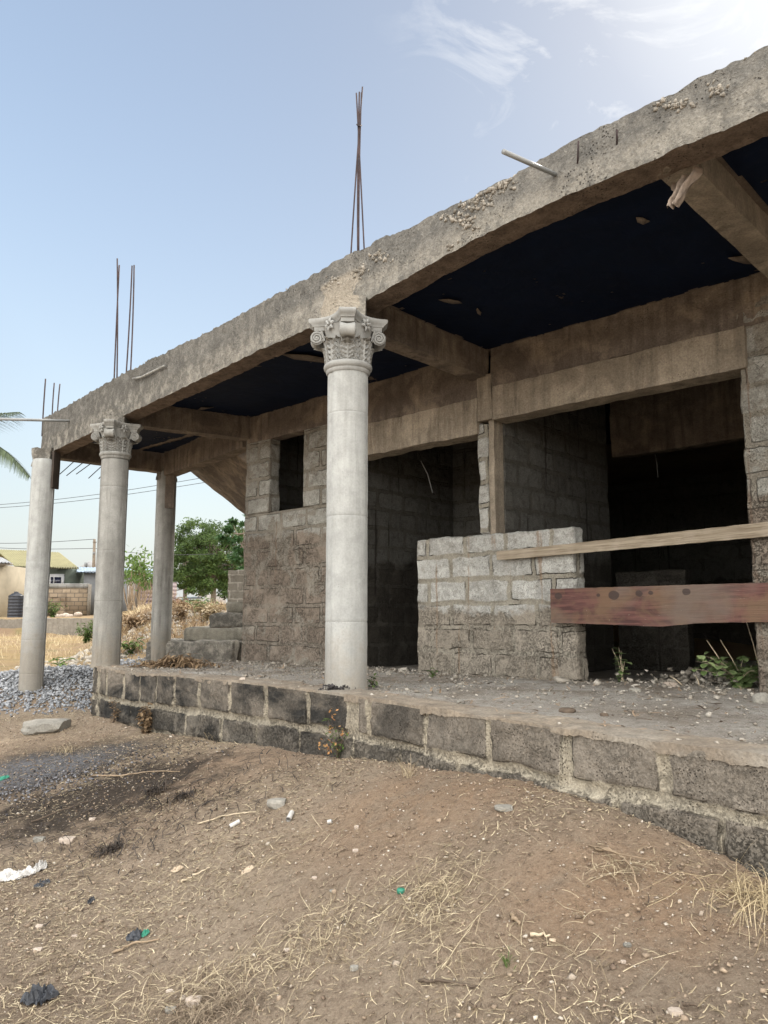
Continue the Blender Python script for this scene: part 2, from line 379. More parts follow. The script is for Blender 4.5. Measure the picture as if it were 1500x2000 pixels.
# ground
def px(x, y, z): q = at_z(x, y, z); return float(q[0]), float(q[1])
m, t = newmat('dry_dirt'); p = t.pos()
X_, Y_, Z_ = t.sep(p)
n1 = t.noise(p, .9, 8, .6, .6); n2 = t.noise(p, 5, 9, .68, .4); n3 = t.noise(p, 34, 9, .78); n4 = t.noise(p, 120, 6, .75)
def blob(cx, cy, rx, ry, wob=.9):
    dx = t.math('DIVIDE', t.math('SUBTRACT', X_, cx), rx); dy = t.math('DIVIDE', t.math('SUBTRACT', Y_, cy), ry)
    d = t.math('SQRT', t.math('ADD', t.math('MULTIPLY', dx, dx), t.math('MULTIPLY', dy, dy)))
    d = t.math('ADD', d, t.math('MULTIPLY', t.math('SUBTRACT', n2, .5), wob * 2.2))
    return t.ramp(d, 1.15, .55)
c = t.mix(t.ramp(n1, .38, .62), (.375, .285, .205), (.455, .36, .265))
red = t.math('MAXIMUM', blob(.25, 3.75, .75, .55), blob(.95, 2.75, .7, .45))
red = t.math('MAXIMUM', red, t.math('MULTIPLY', blob(-1.3, 5.2, 1.3, .5), .5))
c = t.mix(t.math('MULTIPLY', t.math('MULTIPLY', red, .75), t.ramp(t.math('ADD', n2, t.math('MULTIPLY', n3, .35)), .50, .78)), c, (.47, .31, .195))
c = t.mix(t.math('MULTIPLY', blob(1.3, 2.1, 1.2, .55), .5), c, (.36, .295, .225))
c = t.mix(t.math('MULTIPLY', t.ramp(n3, .48, .68), .75), c, (.155, .112, .08))
c = t.mix(t.math('MULTIPLY', t.ramp(n4, .46, .30), .6), c, (.14, .10, .072))
c = t.mix(t.math('MULTIPLY', t.ramp(n4, .56, .68), .7), c, (.60, .52, .41))
ash = blob(-2.9, 6.35, .95, .48, .45); char = t.math('MAXIMUM', blob(-1.9, 5.35, .95, .62, .9), blob(-2.8, 6.3, 1.3, .75, .6))
c = t.mix(t.math('MULTIPLY', char, .88), c, (.040, .034, .030))
c = t.mix(t.math('MULTIPLY', ash, t.ramp(n3, .36, .56)), c, (.20, .205, .22))
far = t.ramp(Y_, 10.5, 13.0)
gr = t.mix(t.ramp(t.noise(p, .35, 7, .65, .5), .4, .6), (.34, .25, .13), (.28, .20, .13))
gr = t.mix(t.math('MULTIPLY', t.ramp(t.noise(p, 1.1, 6, .6), .56, .68), .6), gr, (.10, .13, .05))
c = t.mix(far, c, gr)
t.out(c, .97, t.math('ADD', t.math('MULTIPLY', n3, 1.0), t.math('MULTIPLY', n4, .5)), .05, 1.0, .1); M['ground'] = m

def mat_tone(name, a, b, rough=.9, bump=.002, bs=120, spec=.2):
    m, t = newmat(name); p = t.pos()
    c = t.mix(t.attr('tone'), a, b); n = t.noise(p, bs, 4)
    f = t.ramp(n, .2, .8, .75, 1.2); c = t.mulc(c, t.n('ShaderNodeCombineColor', i0=f, i1=f, i2=f).outputs[0])
    t.out(c, rough, n, bump, 1, spec); return m
M['gravel'] = mat_tone('grey_gravel', (.14, .147, .157), (.36, .37, .385))
M['pebble'] = mat_tone('pale_pebbles', (.26, .21, .16), (.56, .50, .42))
M['aggregate'] = mat_tone('exposed_stones', (.17, .155, .13), (.36, .325, .275))
M['rubble'] = mat_tone('cement_rubble', (.20, .175, .14), (.42, .385, .33))
M['clod'] = mat_tone('charred_clods', (.02, .018, .017), (.11, .10, .10))
M['ash'] = mat_tone('ash_lumps', (.10, .10, .11), (.26, .26, .27))
M['soil'] = mat_tone('soil_crumbs', (.15, .11, .08), (.36, .28, .20))
def mat_leaf(name, a, b, tr=.25):
    m, t = newmat(name); c = t.mix(t.attr('tone'), a, b)
    bs = t.n('ShaderNodeBsdfPrincipled', Base_Color=c, Roughness=.6); bs.inputs['Specular IOR Level'].default_value = .25
    tl = t.n('ShaderNodeBsdfTranslucent', Color=c); mx = t.n('ShaderNodeMixShader', i0=tr, i1=bs.outputs[0], i2=tl.outputs[0])
    o = t.n('ShaderNodeOutputMaterial'); t.nt.links.new(mx.outputs[0], o.inputs[0]); return m
M['straw'] = mat_leaf('dry_straw', (.20, .15, .09), (.62, .52, .35), .1)
M['drygrass'] = mat_leaf('dry_grass', (.33, .25, .145), (.56, .46, .29), .15)
M['twig'] = mat_leaf('dry_twigs', (.10, .07, .045), (.34, .27, .19), 0)
M['leaf'] = mat_leaf('green_leaf', (.045, .085, .02), (.13, .20, .05))
M['leaf_dark'] = mat_leaf('tree_leaf', (.020, .045, .012), (.105, .16, .042))
M['leaf_broad'] = mat_leaf('broad_leaf', (.020, .055, .016), (.06, .12, .04))
M['leaf_dry'] = mat_leaf('dried_leaf', (.13, .085, .05), (.36, .255, .15))
M['leaf_orange'] = mat_leaf('orange_leaf', (.42, .18, .07), (.62, .38, .17))
M['leaf_pale'] = mat_leaf('pale_weed_leaf', (.12, .18, .06), (.28, .36, .16))
M['bark'] = mat_simple('bark', (.16, .13, .10), .9, .3, 6, .01, 40)
M['wood'] = None
m, t = newmat('weathered_wood'); p = t.pos()
ob = t.n('ShaderNodeTexCoord').outputs['Object']
g = t.noise(t.scalev(ob, (1.2, 30, 30)), 2.2, 8, .65, .4); g2 = t.noise(t.scalev(ob, (2, 60, 60)), 2.0, 5)
c = t.mix(t.ramp(g, .35, .65), (.17, .135, .095), (.33, .28, .21)); c = t.mix(t.math('MULTIPLY', t.ramp(g2, .56, .7), .6), c, (.10, .075, .05))
c = t.mix(t.math('MULTIPLY', t.ramp(t.noise(ob, 5, 5), .5, .7), .4), c, (.36, .31, .25))
t.out(c, .9, g, .006, 1, .2); M['wood'] = m
m, t = newmat('reddish_board'); ob = t.n('ShaderNodeTexCoord').outputs['Object']
g = t.noise(t.scalev(ob, (1.0, 14, 14)), 2.2, 8, .6, .5); n = t.noise(ob, 3.2, 7, .6, .8); n5 = t.noise(ob, 1.3, 4)
c = t.mix(t.ramp(g, .42, .58), (.050, .018, .015), (.125, .052, .042))
c = t.mix(t.math('MULTIPLY', t.ramp(n, .45, .62), .8), c, (.135, .082, .045))
c = t.mix(t.math('MULTIPLY', t.ramp(n5, .5, .62), .75), c, (.13, .098, .077))
ox, oy, oz = t.sep(ob)
spot = 0.0
for (sx_, sz_, r_) in ((.075, .075, .034), (.43, .075, .018), (.56, .07, .046), (.765, .08, .030), (.86, .083, .020), (1.13, .085, .032)):
    dx = t.math('SUBTRACT', ox, sx_); dz = t.math('MULTIPLY', t.math('SUBTRACT', oz, sz_), 1.25)
    d = t.math('SQRT', t.math('ADD', t.math('MULTIPLY', dx, dx), t.math('MULTIPLY', dz, dz)))
    d = t.math('ADD', d, t.math('MULTIPLY', t.math('SUBTRACT', t.noise(ob, 22, 4), .5), .018))
    spot = t.math('MAXIMUM', spot, t.ramp(d, r_ + .003, r_ - .004))
c = t.mix(t.math('MULTIPLY', spot, .85), c, (.03, .018, .015))
wp = t.math('MULTIPLY', t.ramp(t.noise(t.scalev(ob, (1, 1, 2)), 26, 4, .7), .70, .72), t.ramp(oz, -.0, -.05))
c = t.mix(wp, c, (.4, .36, .32))
g6 = t.noise(t.scalev(ob, (1.5, 90, 90)), 2.5, 5, .7); c = t.mix(t.math('MULTIPLY', t.ramp(g6, .54, .66), .55), c, (.05, .03, .024)); sc6 = t.noise(t.scalev(ob, (3, 40, 40)), 6, 4, .7, .8); c = t.mix(t.math('MULTIPLY', t.ramp(sc6, .66, .70), .5), c, (.26, .21, .17))
t.out(c, .6, t.math('ADD', g, g6), .004, .9, .35); M['redwood'] = m
M['paper'] = mat_simple('old_paper', (.24, .19, .15), .9, .3, 20, .01, 30)
M['plastic_white'] = mat_simple('white_plastic', (.46, .445, .42), .5, .12, 20, .01, 30, .4)
M['plastic_black'] = mat_simple('black_plastic', (.035, .038, .045), .45, .3, 20, .006, 40, .4)
M['plastic_green'] = mat_simple('green_plastic', (.03, .20, .13), .45, .15, 20, .003, 40, .4)
M['board_pale'] = mat_simple('pale_tile_chip', (.45, .36, .26), .8, .1)

# ------------------------------------------------------------------ plan of the place
PL = np.array([(-3.12, 8.46), (-2.0, 7.05), (-1.59, 6.55), (-.95, 5.82), (-.37, 5.16), (.15, 4.44), (.62, 3.79), (.98, 3.31), (1.38, 2.85), (2.6, 1.6), (3.6, .7)])
PLB = np.array([-1.075, -1.065, -1.02, -.95, -.915, -.85, -.80, -.825, -.94, -1.1, -1.2])
W0 = np.array([.98, 7.0]); U = np.array([1.0, -.94]); U /= np.hypot(*U); Vn = np.array([-U[1], U[0]])   # Vn points into the house
U3 = np.array([U[0], U[1], 0]); V3 = np.array([Vn[0], Vn[1], 0]); Z3 = np.array([0, 0, 1.])
def WL(X, d=0, z=0):                     # point on the facade line by its x, d metres inwards
    s = (X - W0[0]) / U[0]; q = W0 + U * s + Vn * d; return np.array([q[0], q[1], z])
def floor_z(x, y):
    return -.50 - .055 * sstep(5.6, 8.4, y) - .03 * sstep(.3, 1.6, np.asarray(x) - (7.0 - np.asarray(y)) * .6)
FAS = np.array([(-4.90, 10.76), (-3.2, 8.75), (-.19, 5.38), (1.74, 3.21), (4.2, .45)])
def resample(path, step):
    path = np.asarray(path, float); d = np.r_[0, np.cumsum(np.hypot(*np.diff(path[:, :2], axis=0).T))]
    n = max(2, int(round(d[-1] / step)) + 1); s = np.linspace(0, d[-1], n)
    return np.stack([np.interp(s, d, path[:, k]) for k in range(path.shape[1])], 1), s
def nearest(px_, py_, path, vals):
    best = np.full(px_.shape, 1e9); val = np.zeros(px_.shape); side = np.zeros(px_.shape)
    for i in range(len(path) - 1):
        a, b = path[i], path[i + 1]; ab = b - a; L2 = ab @ ab
        t = np.clip(((px_ - a[0]) * ab[0] + (py_ - a[1]) * ab[1]) / L2, 0, 1)
        d = np.hypot(px_ - a[0] - t * ab[0], py_ - a[1] - t * ab[1]); m = d < best
        best = np.where(m, d, best); val = np.where(m, vals[i] + (vals[i + 1] - vals[i]) * t, val)
        side = np.where(m, np.sign(ab[0] * (py_ - a[1]) - ab[1] * (px_ - a[0])), side)
    return best, val, side
def ground_z(x, y):
    x = np.asarray(x, float); y = np.asarray(y, float)
    zn = np.interp(y, [-20, 0, 4, 7, 9, 12, 16, 26, 29.9, 30.1, 42, 60, 120, 300, 2000], [-1.5, -1.42, -1.40, -1.33, -1.17, -.98, -.92, -.84, -.80, -.24, -.06, .15, .5, 1.0, 2.0])
    zr = np.interp(y, [-20, 11, 13, 16.5, 20, 40, 60, 120, 300, 2000], [-1.4, -1.0, -.55, .06, .16, .22, .30, .5, 1.0, 2.0])
    edge = -5.1 * y / 15.0
    mr = sstep(-1.2, .9, x - edge) * sstep(10.5, 12.5, y)
    zb = zn * (1 - mr) + zr * mr
    d, v, side = nearest(x, y, PL, PLB)
    k = sstep(0, 1, d / 1.9) * (y < 12) + (y >= 12) * 1.0
    z = v * (1 - k) + zb * k
    P = np.stack([x, y, 0 * x], -1)
    near = 1 - sstep(14, 40, y)
    z = z + near * (.035 * fbm(P, 1.1, 3, 3) + .012 * fbm(P, 5, 3, 9)) + .0
    z = z + .05 * fbm(P, .35, 3, 5) * sstep(9, 14, y)
    # bare rise in front of the middle of the plinth
    z = z + .05 * np.exp(-(((x - .55) / .7) ** 2 + ((y - 3.3) / .6) ** 2))
    # gravel heap shoulder
    z = z + .20 * np.exp(-(((x + 4.5) / 1.6) ** 2 + ((y - 11.1) / 1.0) ** 2))
    # inside the house and under its floor
    inside = (side > 0) & (y < 9.4) & (d > .25)
    return np.where(inside, np.minimum(z, -.95), z)
def axis(lo, hi, fine, far_lo, far_hi, g=1.16):
    a = np.arange(lo, hi, fine); L = [lo]; s = fine
    while L[-1] > far_lo: s *= g; L.append(L[-1] - s)
    H = [a[-1]]; s = fine
    while H[-1] < far_hi: s *= g; H.append(H[-1] + s)
    return np.r_[L[::-1][:-1], a, H[1:]]
gx = axis(-4.2, 2.7, .022, -900, 900, 1.13)
ya = np.arange(1.7, 6.6, .022); yb = [ya[-1]]; s_ = .022
while yb[-1] < 34: s_ = min(s_ * 1.02, .16); yb.append(yb[-1] + s_)
while yb[-1] < 1800: s_ *= 1.13; yb.append(yb[-1] + s_)
yl = [1.7]; s_ = .03
while yl[-1] > -300: s_ *= 1.25; yl.append(yl[-1] - s_)
gy = np.r_[yl[::-1][:-1], ya, yb[1:]]
GX, GY = np.meshgrid(gx, gy, indexing='ij')
GZ = ground_z(GX, GY)
Pn = np.stack([GX, GY, 0 * GX], -1)
nearm = ((GY < 9) & (GY > 1) & (GX > -7) & (GX < 4))
det = np.zeros_like(GZ); q = Pn[nearm]
det[nearm] = .010 * fbm(q, 14, 4, 21, .6) + .012 * np.maximum(0, fbm(q, 26, 2, 31)) ** 1.5
GZ = GZ + det
gnd = mesh('ground', np.stack([GX, GY, GZ], -1), gridfaces(len(gx), len(gy)), M['ground'], smooth=True)
gnd['kind'] = 'structure'

# ------------------------------------------------------------------ masonry helpers
HJ = {}
def brick_attr(s, z, z0, ch=.225, bl=.47, joint=.02, seed=0, wob=.024):
    """mortar mask (1 in the joint) and tone per block from the position on the wall"""
    P = np.stack([s, z, 0 * s + seed], -1)
    s = s + .012 * fbm(P, 3, 2, 5 + seed) + .007 * fbm(P, 22, 3, 6 + seed); z = z + .010 * fbm(P, 3, 2, 15 + seed) + .007 * fbm(P, 22, 3, 16 + seed)
    c = np.floor((z - z0) / ch).astype(int); fz = (z - z0) / ch - c
    off = (np.abs(c) % 2) * .5 + _h(c, c * 0, c * 0 + 3, seed) * .16
    k = np.floor(s / bl + off).astype(int); fs = s / bl + off - k
    dz = np.minimum(fz, 1 - fz) * ch; ds = np.minimum(fs, 1 - fs) * bl
    d = np.minimum(dz, ds)
    jw = joint * (1 + .4 * fbm(P, 3, 2, 40 + seed))
    m = 1 - sstep(jw * .45, jw * .45 + .008, d)
    tone = _h(k, c, k * 0 + 7, seed)
    return m, tone, np.minimum(d, .08)
def rough_box(name, o, u, v, wv, mat, parent, res=.04, amp=.012, fr=6, brick=None, seed=0, relief=.012, edge=.0, lump=0.0):
    """box spanned by vectors u (length), v (thickness), wv (height); noise displaced; brick=dict for block joints"""
    o, u, v, wv = [np.asarray(a, float) for a in (o, u, v, wv)]
    Lu, Lv, Lw = [np.linalg.norm(a) for a in (u, v, wv)]
    cen = o + (u + v + wv) / 2
    VV, FF, MM, TT = [], [], [], []; off = 0
    for (a, b, c0, nrm) in ((u, wv, o, -v), (u, wv, o + v, v), (v, wv, o, -u), (v, wv, o + u, u), (u, v, o, -wv), (u, v, o + wv, wv)):
        la, lb = np.linalg.norm(a), np.linalg.norm(b)
        na, nb = max(2, int(la / res) + 1), max(2, int(lb / res) + 1)
        A, B = np.meshgrid(np.linspace(0, 1, na), np.linspace(0, 1, nb), indexing='ij')
        P = c0 + A[..., None] * a + B[..., None] * b
        nn = nrm / np.linalg.norm(nrm)
        ef = np.minimum(np.minimum(A, 1 - A) * la, np.minimum(B, 1 - B) * lb)
        ef = sstep(0, .02, ef)
        D = np.stack([fbm(P, fr, 3, seed + 1), fbm(P, fr, 3, seed + 2), fbm(P, fr, 3, seed + 3)], -1) * amp
        D = D + nn * (ef * fbm(P, 30, 3, seed + 9) * amp * .5)[..., None]
        if lump: # rounded broken arrises
            D = D + (cen - P) / (np.linalg.norm(cen - P, axis=-1)[..., None]) * (lump * (1 - ef) * (1 + fbm(P, 9, 2, seed + 4)))[..., None]
        if brick is not None:
            s = (P - brick['o']) @ U3 + (P - brick['o']) @ V3 * brick.get('vs', 1.0)
            m_, t_, jd_ = brick_attr(s, P[..., 2], brick['z0'], brick.get('ch', .225), brick.get('bl', .47), brick.get('joint', .022), seed)
            D = D + nn * ((-m_ * relief + (1 - m_) * (t_ - .5) * .006) * ef)[..., None]
            MM.append(jd_.ravel()); TT.append(t_.ravel())
        VV.append((P + D).reshape(-1, 3)); FF.append(gridfaces(na, nb, off)); off += na * nb
    at = dict(jd=np.concatenate(MM), tone=np.concatenate(TT)) if brick is not None else None
    ob = mesh(name, np.concatenate(VV), [np.concatenate(FF)], mat, parent, attrs=at, smooth=True)
    fix_normals(ob); return ob
def fix_normals(ob):
    import bmesh
    bm = bmesh.new(); bm.from_mesh(ob.data); bmesh.ops.remove_doubles(bm, verts=bm.verts, dist=.0004)
    bmesh.ops.recalc_face_normals(bm, faces=bm.faces)
    for e in bm.edges:
        if len(e.link_faces) == 2 and e.calc_face_angle(0) > 1.0: e.smooth = False
    bm.to_mesh(ob.data); bm.free()
def ribbon(name, path, thick, zt, zb, mat, parent, res=.03, amp=.01, fr=6, seed=0, jag=0.0, joints=None, toprough=0.0, zl=None):
    """wall that follows a plan path; thick>0 goes to the inside; zt, zb functions of arc length"""
    P, s = resample(path, res); T = np.gradient(P, axis=0); T /= np.hypot(*T.T)[:, None]
    N = np.stack([-T[:, 1], T[:, 0]], 1)       # left of the direction = inside (path runs left to right)
    zT, zB = zt(s), zb(s); nh = max(3, int(np.max(zT - zB) / res) + 1); nt = max(2, int(thick / res) + 1)
    q = []
    for k in np.linspace(0, 1, nh): q.append((0.0, k, 'o'))
    for k in np.linspace(0, 1, nt)[1:-1]: q.append((k, 1.0, 't'))
    for k in np.linspace(1, 0, nh): q.append((1.0, k, 'i'))
    for k in np.linspace(1, 0, nt)[1:-1]: q.append((k, 0.0, 'b'))
    nq = len(q); V = np.zeros((len(s), nq, 3)); A = np.zeros((len(s), nq, 2))
    for j, (d, h, f) in enumerate(q):
        V[:, j, :2] = P + N * (d * thick); V[:, j, 2] = zB + (zT - zB) * h; A[:, j, 0] = s; A[:, j, 1] = V[:, j, 2]
    D = np.stack([fbm(V, fr, 4, seed + 1), fbm(V, fr, 4, seed + 2), fbm(V, fr, 4, seed + 3)], -1) * amp
    N3 = np.concatenate([N, np.zeros((len(s), 1))], 1)
    kt = np.array([1.0 if (f == 't' or h == 1.0) else 0.0 for d, h, f in q]); kb = np.array([1.0 if (f == 'b' or h == 0.0) else 0.0 for d, h, f in q])
    if toprough: D[..., 2] += kt * toprough * (fbm(V * [1, 1, .2], 9, 4, seed + 30, .65))
    if jag: D[..., 2] += kb * jag * fbm(V * [1, 1, .2], 11, 4, seed + 50, .7)
    attrs = None
    if joints is not None:
        m_, t_, rel = joints(A[..., 0], A[..., 1])
        outw = np.array([1.0 if f == 'o' else 0.0 for d, h, f in q])
        D -= N3[:, None, :] * (outw * rel)[..., None]
        attrs = dict(jd=m_.ravel(), tone=t_.ravel())
    V = V + D
    F_ = []
    for i in range(len(s) - 1):
        a = i * nq + np.arange(nq); b = i * nq + (np.arange(nq) + 1) % nq
        F_.append(np.stack([a, a + nq, b + nq, b], 1))
    V = V.reshape(-1, 3); n0 = len(V); F3 = []
    V = np.concatenate([V, V[:nq].mean(0, keepdims=True), V[-nq:].mean(0, keepdims=True)])
    base = (len(s) - 1) * nq
    for j in range(nq):
        k = (j + 1) % nq; F3.append([n0, j, k]); F3.append([n0 + 1, base + k, base + j])
    if attrs: attrs = {k: np.r_[v, 0, 0] for k, v in attrs.items()}
    ob = mesh(name, V, [np.array(F3), np.concatenate(F_)], mat, parent, attrs=attrs, smooth=True)
    fix_normals(ob); return ob
# ================================================================== THE HOUSE
house = empty('unfinished_house', (0.98, 7.0, -.55), 'unfinished grey block house with columned veranda under a flat concrete roof slab', 'house')
# plinth
HJT = [.42, .905, 1.31, 1.72, 2.11, 2.58, 3.08, 3.58, 4.10, 4.80, 5.33, 5.83, 6.32, 6.79, 7.27, 7.76, 8.2, 8.7, 9.2]
HJL = [.15, .62, 1.1, 1.55, 2.35, 2.95, 3.45, 4.0, 4.62, 5.1, 5.6, 6.1, 6.58, 7.02, 7.5, 8.0]
PLS = np.r_[0, np.cumsum(np.hypot(*np.diff(PL, axis=0).T))]
def plinth_j(s, z):
    P = np.stack([s, z, 0 * s], -1)
    sw = s + .016 * fbm(P, 6, 4, 71); zw = z + .014 * fbm(P, 5, 4, 81)
    zc = np.interp(s, [0, .9, 2.6, 4.1, 5, 7, 10], [-.862, -.855, -.785, -.757, -.735, -.735, -.75])
    up = zw > zc
    dh = np.abs(zw - zc)
    dt = np.min(np.abs(sw[..., None] - np.array(HJT)), -1); dl = np.min(np.abs(sw[..., None] - np.array(HJL)), -1)
    jw = .017 * (1 + .6 * fbm(P, 2.3, 2, 91))
    m = 1 - sstep(jw, jw + .012, dh)
    m = np.maximum(m, np.where(up, 1 - sstep(jw * .9, jw * .9 + .010, dt), (1 - sstep(.008, .02, dl)) * .85))
    z3 = zc - .225; m = np.maximum(m, 1 - sstep(.012, .024, np.abs(zw - z3)))
    m = np.maximum(m, (np.abs(sw - 4.60) < .075) * up * .75)           # mortar pier under the column
    m = np.maximum(m, (1 - sstep(.03, .08, np.abs(sw - .16))) * .7)
    k = np.searchsorted(np.array(HJT), sw.ravel()).reshape(s.shape); kl = np.searchsorted(np.array(HJL), sw.ravel()).reshape(s.shape)
    t_ = np.where(up, _h(k, k * 0 + 3, k * 0, 5), _h(kl, kl * 0 + 9, kl * 0, 6))
    rel = .016 * (1 - m) - .006 * m + .010 * (fbm(P, 15, 4, 61, .62)) * (1 - m) + (1 - m) * (t_ - .5) * .012
    rel = rel + .014 * np.maximum(0, fbm(P, 22, 3, 63)) ** 1.2
    db = np.minimum(dh, np.where(up, dt, dl + .012)) - jw + .022; db = np.minimum(db, np.abs(zw - z3) + .008)
    db = np.where((np.abs(sw - 4.60) < .075) & up, 0, db); db = np.where(np.abs(sw - .16) < .05, 0, db)
    return np.clip(db, 0, .08), t_, rel
ribbon('plinth_wall', PL, .22, lambda s: s * 0 - .516 - .05 * sstep(3.4, .6, s), lambda s: s * 0 - 1.45, M['plinth'], house, res=.016, amp=.006, joints=plinth_j, seed=3)
# left return of the plinth
PE = np.array([(-1.75, 9.62), (-3.05, 8.42)]) 
ribbon('plinth_wall', np.array([(-2.6, 9.2), (-3.13, 8.44)]), .2, lambda s: s * 0 - .575, lambda s: s * 0 - 1.4, M['plinth'], house, res=.02, amp=.008, joints=plinth_j, seed=5)
ribbon('cement_capping', PL + np.array([-.012, -.012]), .26, lambda s: -.50 - .055 * sstep(3.4, .6, s), lambda s: -.533 - .055 * sstep(3.4, .6, s) - .012*np.sin(s*5.1) * np.sin(s*2.3+1), M['cap'], house, res=.012, amp=.010, fr=7, jag=.024, toprough=.012, seed=8)
# floor
fl_p, fs = resample(np.r_[[(-3.12, 8.46)], PL[1:]], .03)
far_ = np.array([WL(x)[:2] for x in np.linspace(-1.75, 7.3, len(fl_p))])
tt = np.r_[np.linspace(.0, 1, 70), 1 + np.geomspace(.03, 5.0, 26)]
Vf = []
for k in tt:
    if k <= 1: q = fl_p + (far_ - fl_p) * k * .985 + (far_ - fl_p) * .015
    else: q = far_ + Vn * (k - 1)
    Vf.append(np.c_[q, np.zeros(len(q))])
Vf = np.stack(Vf, 1); Vf[..., 2] = floor_z(Vf[..., 0], Vf[..., 1]) - .012
Vf[..., 2] += .012 * fbm(Vf, 6, 4, 3, .65) + .008 * np.maximum(0, fbm(Vf, 22, 3, 7))
mesh('floor_slab', Vf, gridfaces(Vf.shape[0], Vf.shape[1]), M['floor'], house, smooth=True)

# ---- columns
def capital(parent, c, mat, rot):
    b = MB(); cs, sn = math.cos(rot), math.sin(rot)
    def rotz(V, a):
        V = np.asarray(V, float); ca, sa = math.cos(a), math.sin(a)
        return np.stack([V[..., 0] * ca - V[..., 1] * sa, V[..., 0] * sa + V[..., 1] * ca, V[..., 2]], -1)
    # astragal ring and bell
    prof = [(.150, -.02), (.156, -.012), (.160, -.002), (.159, .008), (.166, .012), (.174, .022), (.1765, .034), (.174, .046), (.165, .055), (.152, .06),
            (.148, .075), (.147, .14), (.150, .20), (.160, .25), (.178, .30), (.188, .318), (.10, .32)]
    b.lathe(prof, (0, 0, 0), 56)
    # abacus: four concave sides, cut corners, stepped moulding
    def aba(zs):
        V = []; n = 18
        for z, half, cut in zs:
            for k in range(4):
                a = math.pi / 2 * k
                for i in range(n + 1):
                    u_ = -1 + 2 * i / n
                    x = half * .985 - (.062) * (1 - u_ * u_) ; y = u_ * (half - cut)
                    V.append(rotz(np.array([x, y, z]), a))
        m_ = 4 * (n + 1); F_ = []
        for r in range(len(zs) - 1):
            for j in range(m_):
                k = (j + 1) % m_; F_.append([r * m_ + j, r * m_ + k, (r + 1) * m_ + k, (r + 1) * m_ + j])
        V = np.array(V); nV = len(V); V = np.concatenate([V, [[0, 0, zs[0][0]]], [[0, 0, zs[-1][0]]]])
        F3 = []
        for j in range(m_):
            k = (j + 1) % m_; F3 += [[nV, k, j], [nV + 1, nV - m_ + j, nV - m_ + k]]
        b.addm(V, F3, F_)
    aba([(.298, .200, 0.064), (.301, .208, 0.067), (.328, .211, 0.070), (.331, .221, 0.074), (.341, .223, 0.074), (.352, .236, 0.080), (.362, .245, 0.083), (.378, .249, 0.086), (.388, .246, 0.086)])
    # corner volutes
    for k in range(4):
        a = math.pi / 4 + math.pi / 2 * k
        hw = .050; rr = .050; cx = .226; cz = .246
        th = np.linspace(0, 2 * np.pi, 28, endpoint=False)
        ys = np.array([-1, -.8, -.35, 0, .35, .8, 1]) * hw; rs = np.array([rr, rr, rr * .90, rr * .87, rr * .90, rr, rr])
        V = [];
        for y, r in zip(ys, rs):
            for t_ in th: V.append([cx + r * math.cos(t_), y, cz + r * math.sin(t_)])
        V = np.array(V); F_ = []
        for i in range(len(ys) - 1):
            for j in range(28):
                kk = (j + 1) % 28; F_.append([i * 28 + j, i * 28 + kk, (i + 1) * 28 + kk, (i + 1) * 28 + j])
        b.add(rotz(V, a), F_)
        for sgn in (-1, 1):   # recessed disc and raised spiral
            nV = []
            for t_ in th: nV.append([cx + rr * .97 * math.cos(t_), sgn * hw * .86, cz + rr * .97 * math.sin(t_)])
            nV.append([cx, sgn * hw * .86, cz]); b.add(rotz(np.array(nV), a), [[28, j, (j + 1) % 28] for j in range(28)])
            ts = np.linspace(0, 2 * np.pi * 2.1, 56); rad = rr * .94 * (1 - ts / ts[-1] * .78)
            sp = np.stack([cx + rad * np.cos(np.pi - ts), sgn * hw * (.94 + .10 * ts / ts[-1]) + 0 * ts, cz + rad * np.sin(np.pi - ts)], 1)
            b.tube(rotz(sp, a), np.linspace(.0085, .0065, 56), 6)
            b.tube(rotz(np.array([[cx, sgn * hw * .8, cz], [cx, sgn * hw * 1.05, cz], [cx, sgn * hw * 1.2, cz]]), a), [.014, .013, .005], 9)
            # stem that feeds the scroll
            tt_ = np.linspace(0, 1, 12); xs = .150 + .045 * tt_ ** 1.8; zs_ = .07 + .235 * tt_
            stem = np.stack([xs, sgn * hw * (.55 + .45 * tt_), zs_], 1); b.tube(rotz(stem, a), np.linspace(.006, .010, 12), 6)
        fill = [[.148, -hw * .5, .07], [.148, hw * .5, .07], [.20, -hw * .8, .30], [.20, hw * .8, .30], [.14, -hw * .8, .30], [.14, hw * .8, .30]]
        b.add(rotz(np.array(fill), a), [[0, 1, 3, 2], [2, 3, 5, 4]])
    # acanthus leaves
    def leaf(a, h, w_, out, curl):
        nu, nv = 17, 22; Uu, Vv = np.meshgrid(np.linspace(-1, 1, nu), np.linspace(0, 1, nv), indexing='ij')
        wid = w_ * (.62 + .55 * np.sin(np.pi * np.clip(Vv * .78 + .12, 0, 1))) * (1 - .78 * sstep(.72, 1.0, Vv)) * (1 + .13 * np.sin(Vv * 26))
        r0 = .151 + out * Vv ** 2.2
        tip = sstep(.74, 1, Vv)
        x = r0 + curl * tip + .012 * (1 - np.abs(Uu) ** 1.5) * (1 - tip * .5)
        x = x + .012 * np.sin((Vv * 5.2 - np.abs(Uu) * 1.15) * 2 * np.pi) * (np.abs(Uu) > .16) * (1 - tip) - .006 * np.exp(-((np.abs(Uu) - .2) / .08) ** 2) + .006 * np.exp(-(Uu / .12) ** 2)
        z = .055 + h * (Vv - .34 * tip ** 1.3 * .5)
        y = Uu * wid; x = x - (y ** 2) * 1.9
        b.add(rotz(np.stack([x, y, z], -1).reshape(-1, 3), a), gridfaces(nu, nv))
        b.add(rotz(np.stack([x - .014, y * .97, z - .004], -1).reshape(-1, 3), a), gridfaces(nu, nv)[:, ::-1])
